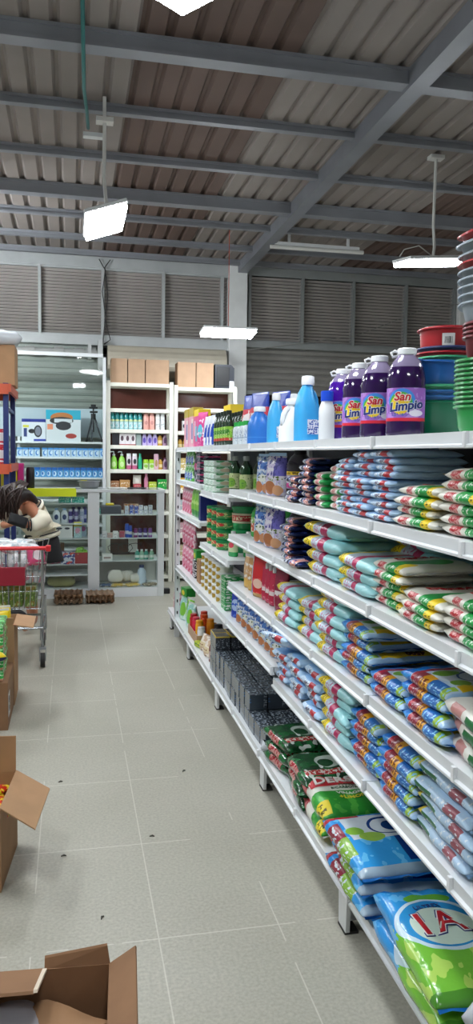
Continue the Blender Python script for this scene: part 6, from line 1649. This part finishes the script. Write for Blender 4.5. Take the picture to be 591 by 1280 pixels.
def ring(c, ax, rr, rad, ry=1.0):
    ax = Vector(ax).normalized(); u_ = ax.cross(Vector((0, 0, 1)) if abs(ax.z) < .9 else Vector((1, 0, 0))).normalized(); w_ = ax.cross(u_)
    b = bmesh.new()
    tube(b, [Vector(c) + (u_ * math.cos(a * PI / 12) + w_ * math.sin(a * PI / 12) * ry) * rr for a in range(24)], rad, 6, closed=True)
    return b
RIB = mat('cream_rib', '#e3ddca', .9)
for c, ax, rr, mm, rd in (((-.235, 6.797, .835), (-.25, -.02, 1), .135, RIB, .02), ((-.236, 6.797, .858), (-.25, -.02, 1), .146, DKT, .005), ((-.232, 6.797, .815), (-.25, -.02, 1), .137, DKT, .005),
                          ((-.338, 6.725, 1.07), (-.5, -.35, .8), .118, RIB, .016), ((-.342, 6.722, 1.09), (-.5, -.35, .8), .11, DKT, .005),
                          ((-.338, 6.427, .965), (-1, -.2, 0), .042, DKT, .006), ((-.318, 6.432, .965), (-1, -.2, 0), .046, DKT, .005)):
    obj('knit_trim', ring(c, ax, rr, rd), mm, card, smooth=True)
sk = bmesh.new()
rings = []
for z, rr, x in ((.88, .12, -.255), (.82, .145, -.245), (.72, .155, -.235), (.64, .17, -.23), (.62, .171, -.23), (.62, .162, -.23), (.75, .145, -.235)):
    rings.append([sk.verts.new((x + rr * math.cos(2 * PI * k / 28) * (1 + .04 * math.sin(k * 1.7) * (1 - z)), 6.80 + rr * .95 * math.sin(2 * PI * k / 28), z)) for k in range(28)])
for a, b_ in zip(rings, rings[1:]):
    for k in range(28): sk.faces.new((a[k], a[(k + 1) % 28], b_[(k + 1) % 28], b_[k]))
obj('skirt', sk, mat('black_skirt', '#121215', .85), body, smooth=True)
HAIR = mat('dark_brown_hair', '#1a1210', .45, bump=.5, bscale=40)
hn = [(-.43, 6.645, 1.235, .10), (-.36, 6.665, 1.20, .075), (-.50, 6.60, 1.215, .10), (-.56, 6.565, 1.13, .07), (-.585, 6.55, 1.03, .05), (-.59, 6.545, .95, .018), (-.45, 6.56, 1.16, .075), (-.46, 6.53, 1.07, .04), (-.465, 6.52, 1.0, .014), (-.31, 6.67, 1.165, .04), (-.27, 6.67, 1.13, .012)]
hr = skinned('hair', hn, [(0, 1), (0, 2), (2, 3), (3, 4), (4, 5), (0, 6), (6, 7), (7, 8), (1, 9), (9, 10)], HAIR, body, 0, 2, .02, 16)
rng = random.Random(4); bm = bmesh.new()
for k in range(60):
    t_ = rng.uniform(-1, 1)
    p0 = Vector((-.40 + .06 * t_, 6.63 - .05 * abs(t_), 1.325 - .03 * abs(t_))); p3 = Vector((-.56 + .14 * rng.random(), 6.53 + rng.uniform(-.02, .02), rng.uniform(.97, 1.1)))
    p1 = p0 + Vector((-.07 + .04 * t_, -.07, -.03)); p2 = p3 + Vector((.03 * t_, -.035, .12))
    tube(bm, [p0, p1, (p1 + p2) / 2 + Vector((0, -.012, .01)), p2, p3], [.006, .008, .008, .006, .002], 5)
obj('loose_strands', bm, mat('brown_hair_strand', '#2b1b16', .4), hr, smooth=True)
for s in (-1, 1):
    c = Vector((-.52, 6.575, 1.19)) + Vector((.6, -.8, 0)) * .03 * s
    e = lathebm([(.001, -.008), (.007, -.004), (.008, 0), (.007, .004), (.001, .008)], 10, c=tuple(c)); obj('eye', e, mat('eye_white', '#dcd6d0', .2), body, smooth=True)
b = bmesh.new(); tube(b, [(-.535, 6.59, 1.13), (-.53, 6.56, 1.128), (-.515, 6.545, 1.13)], .006, 6); obj('lips', b, mat('lips', '#8a4a44', .5), body, smooth=True)
hb = small('blackpurse', lambda: bag(.15, .09, .07, mat('black_fabric_purse', '#0f0f12', .8), 2, 14, 12), 'black soft purse held in the shopper\'s hands', 'purse', -.43, 6.375, .95, .15)
hb.rotation_euler = (1.2, .35, .2); hb.location = (-.42, 6.36, 1.0)
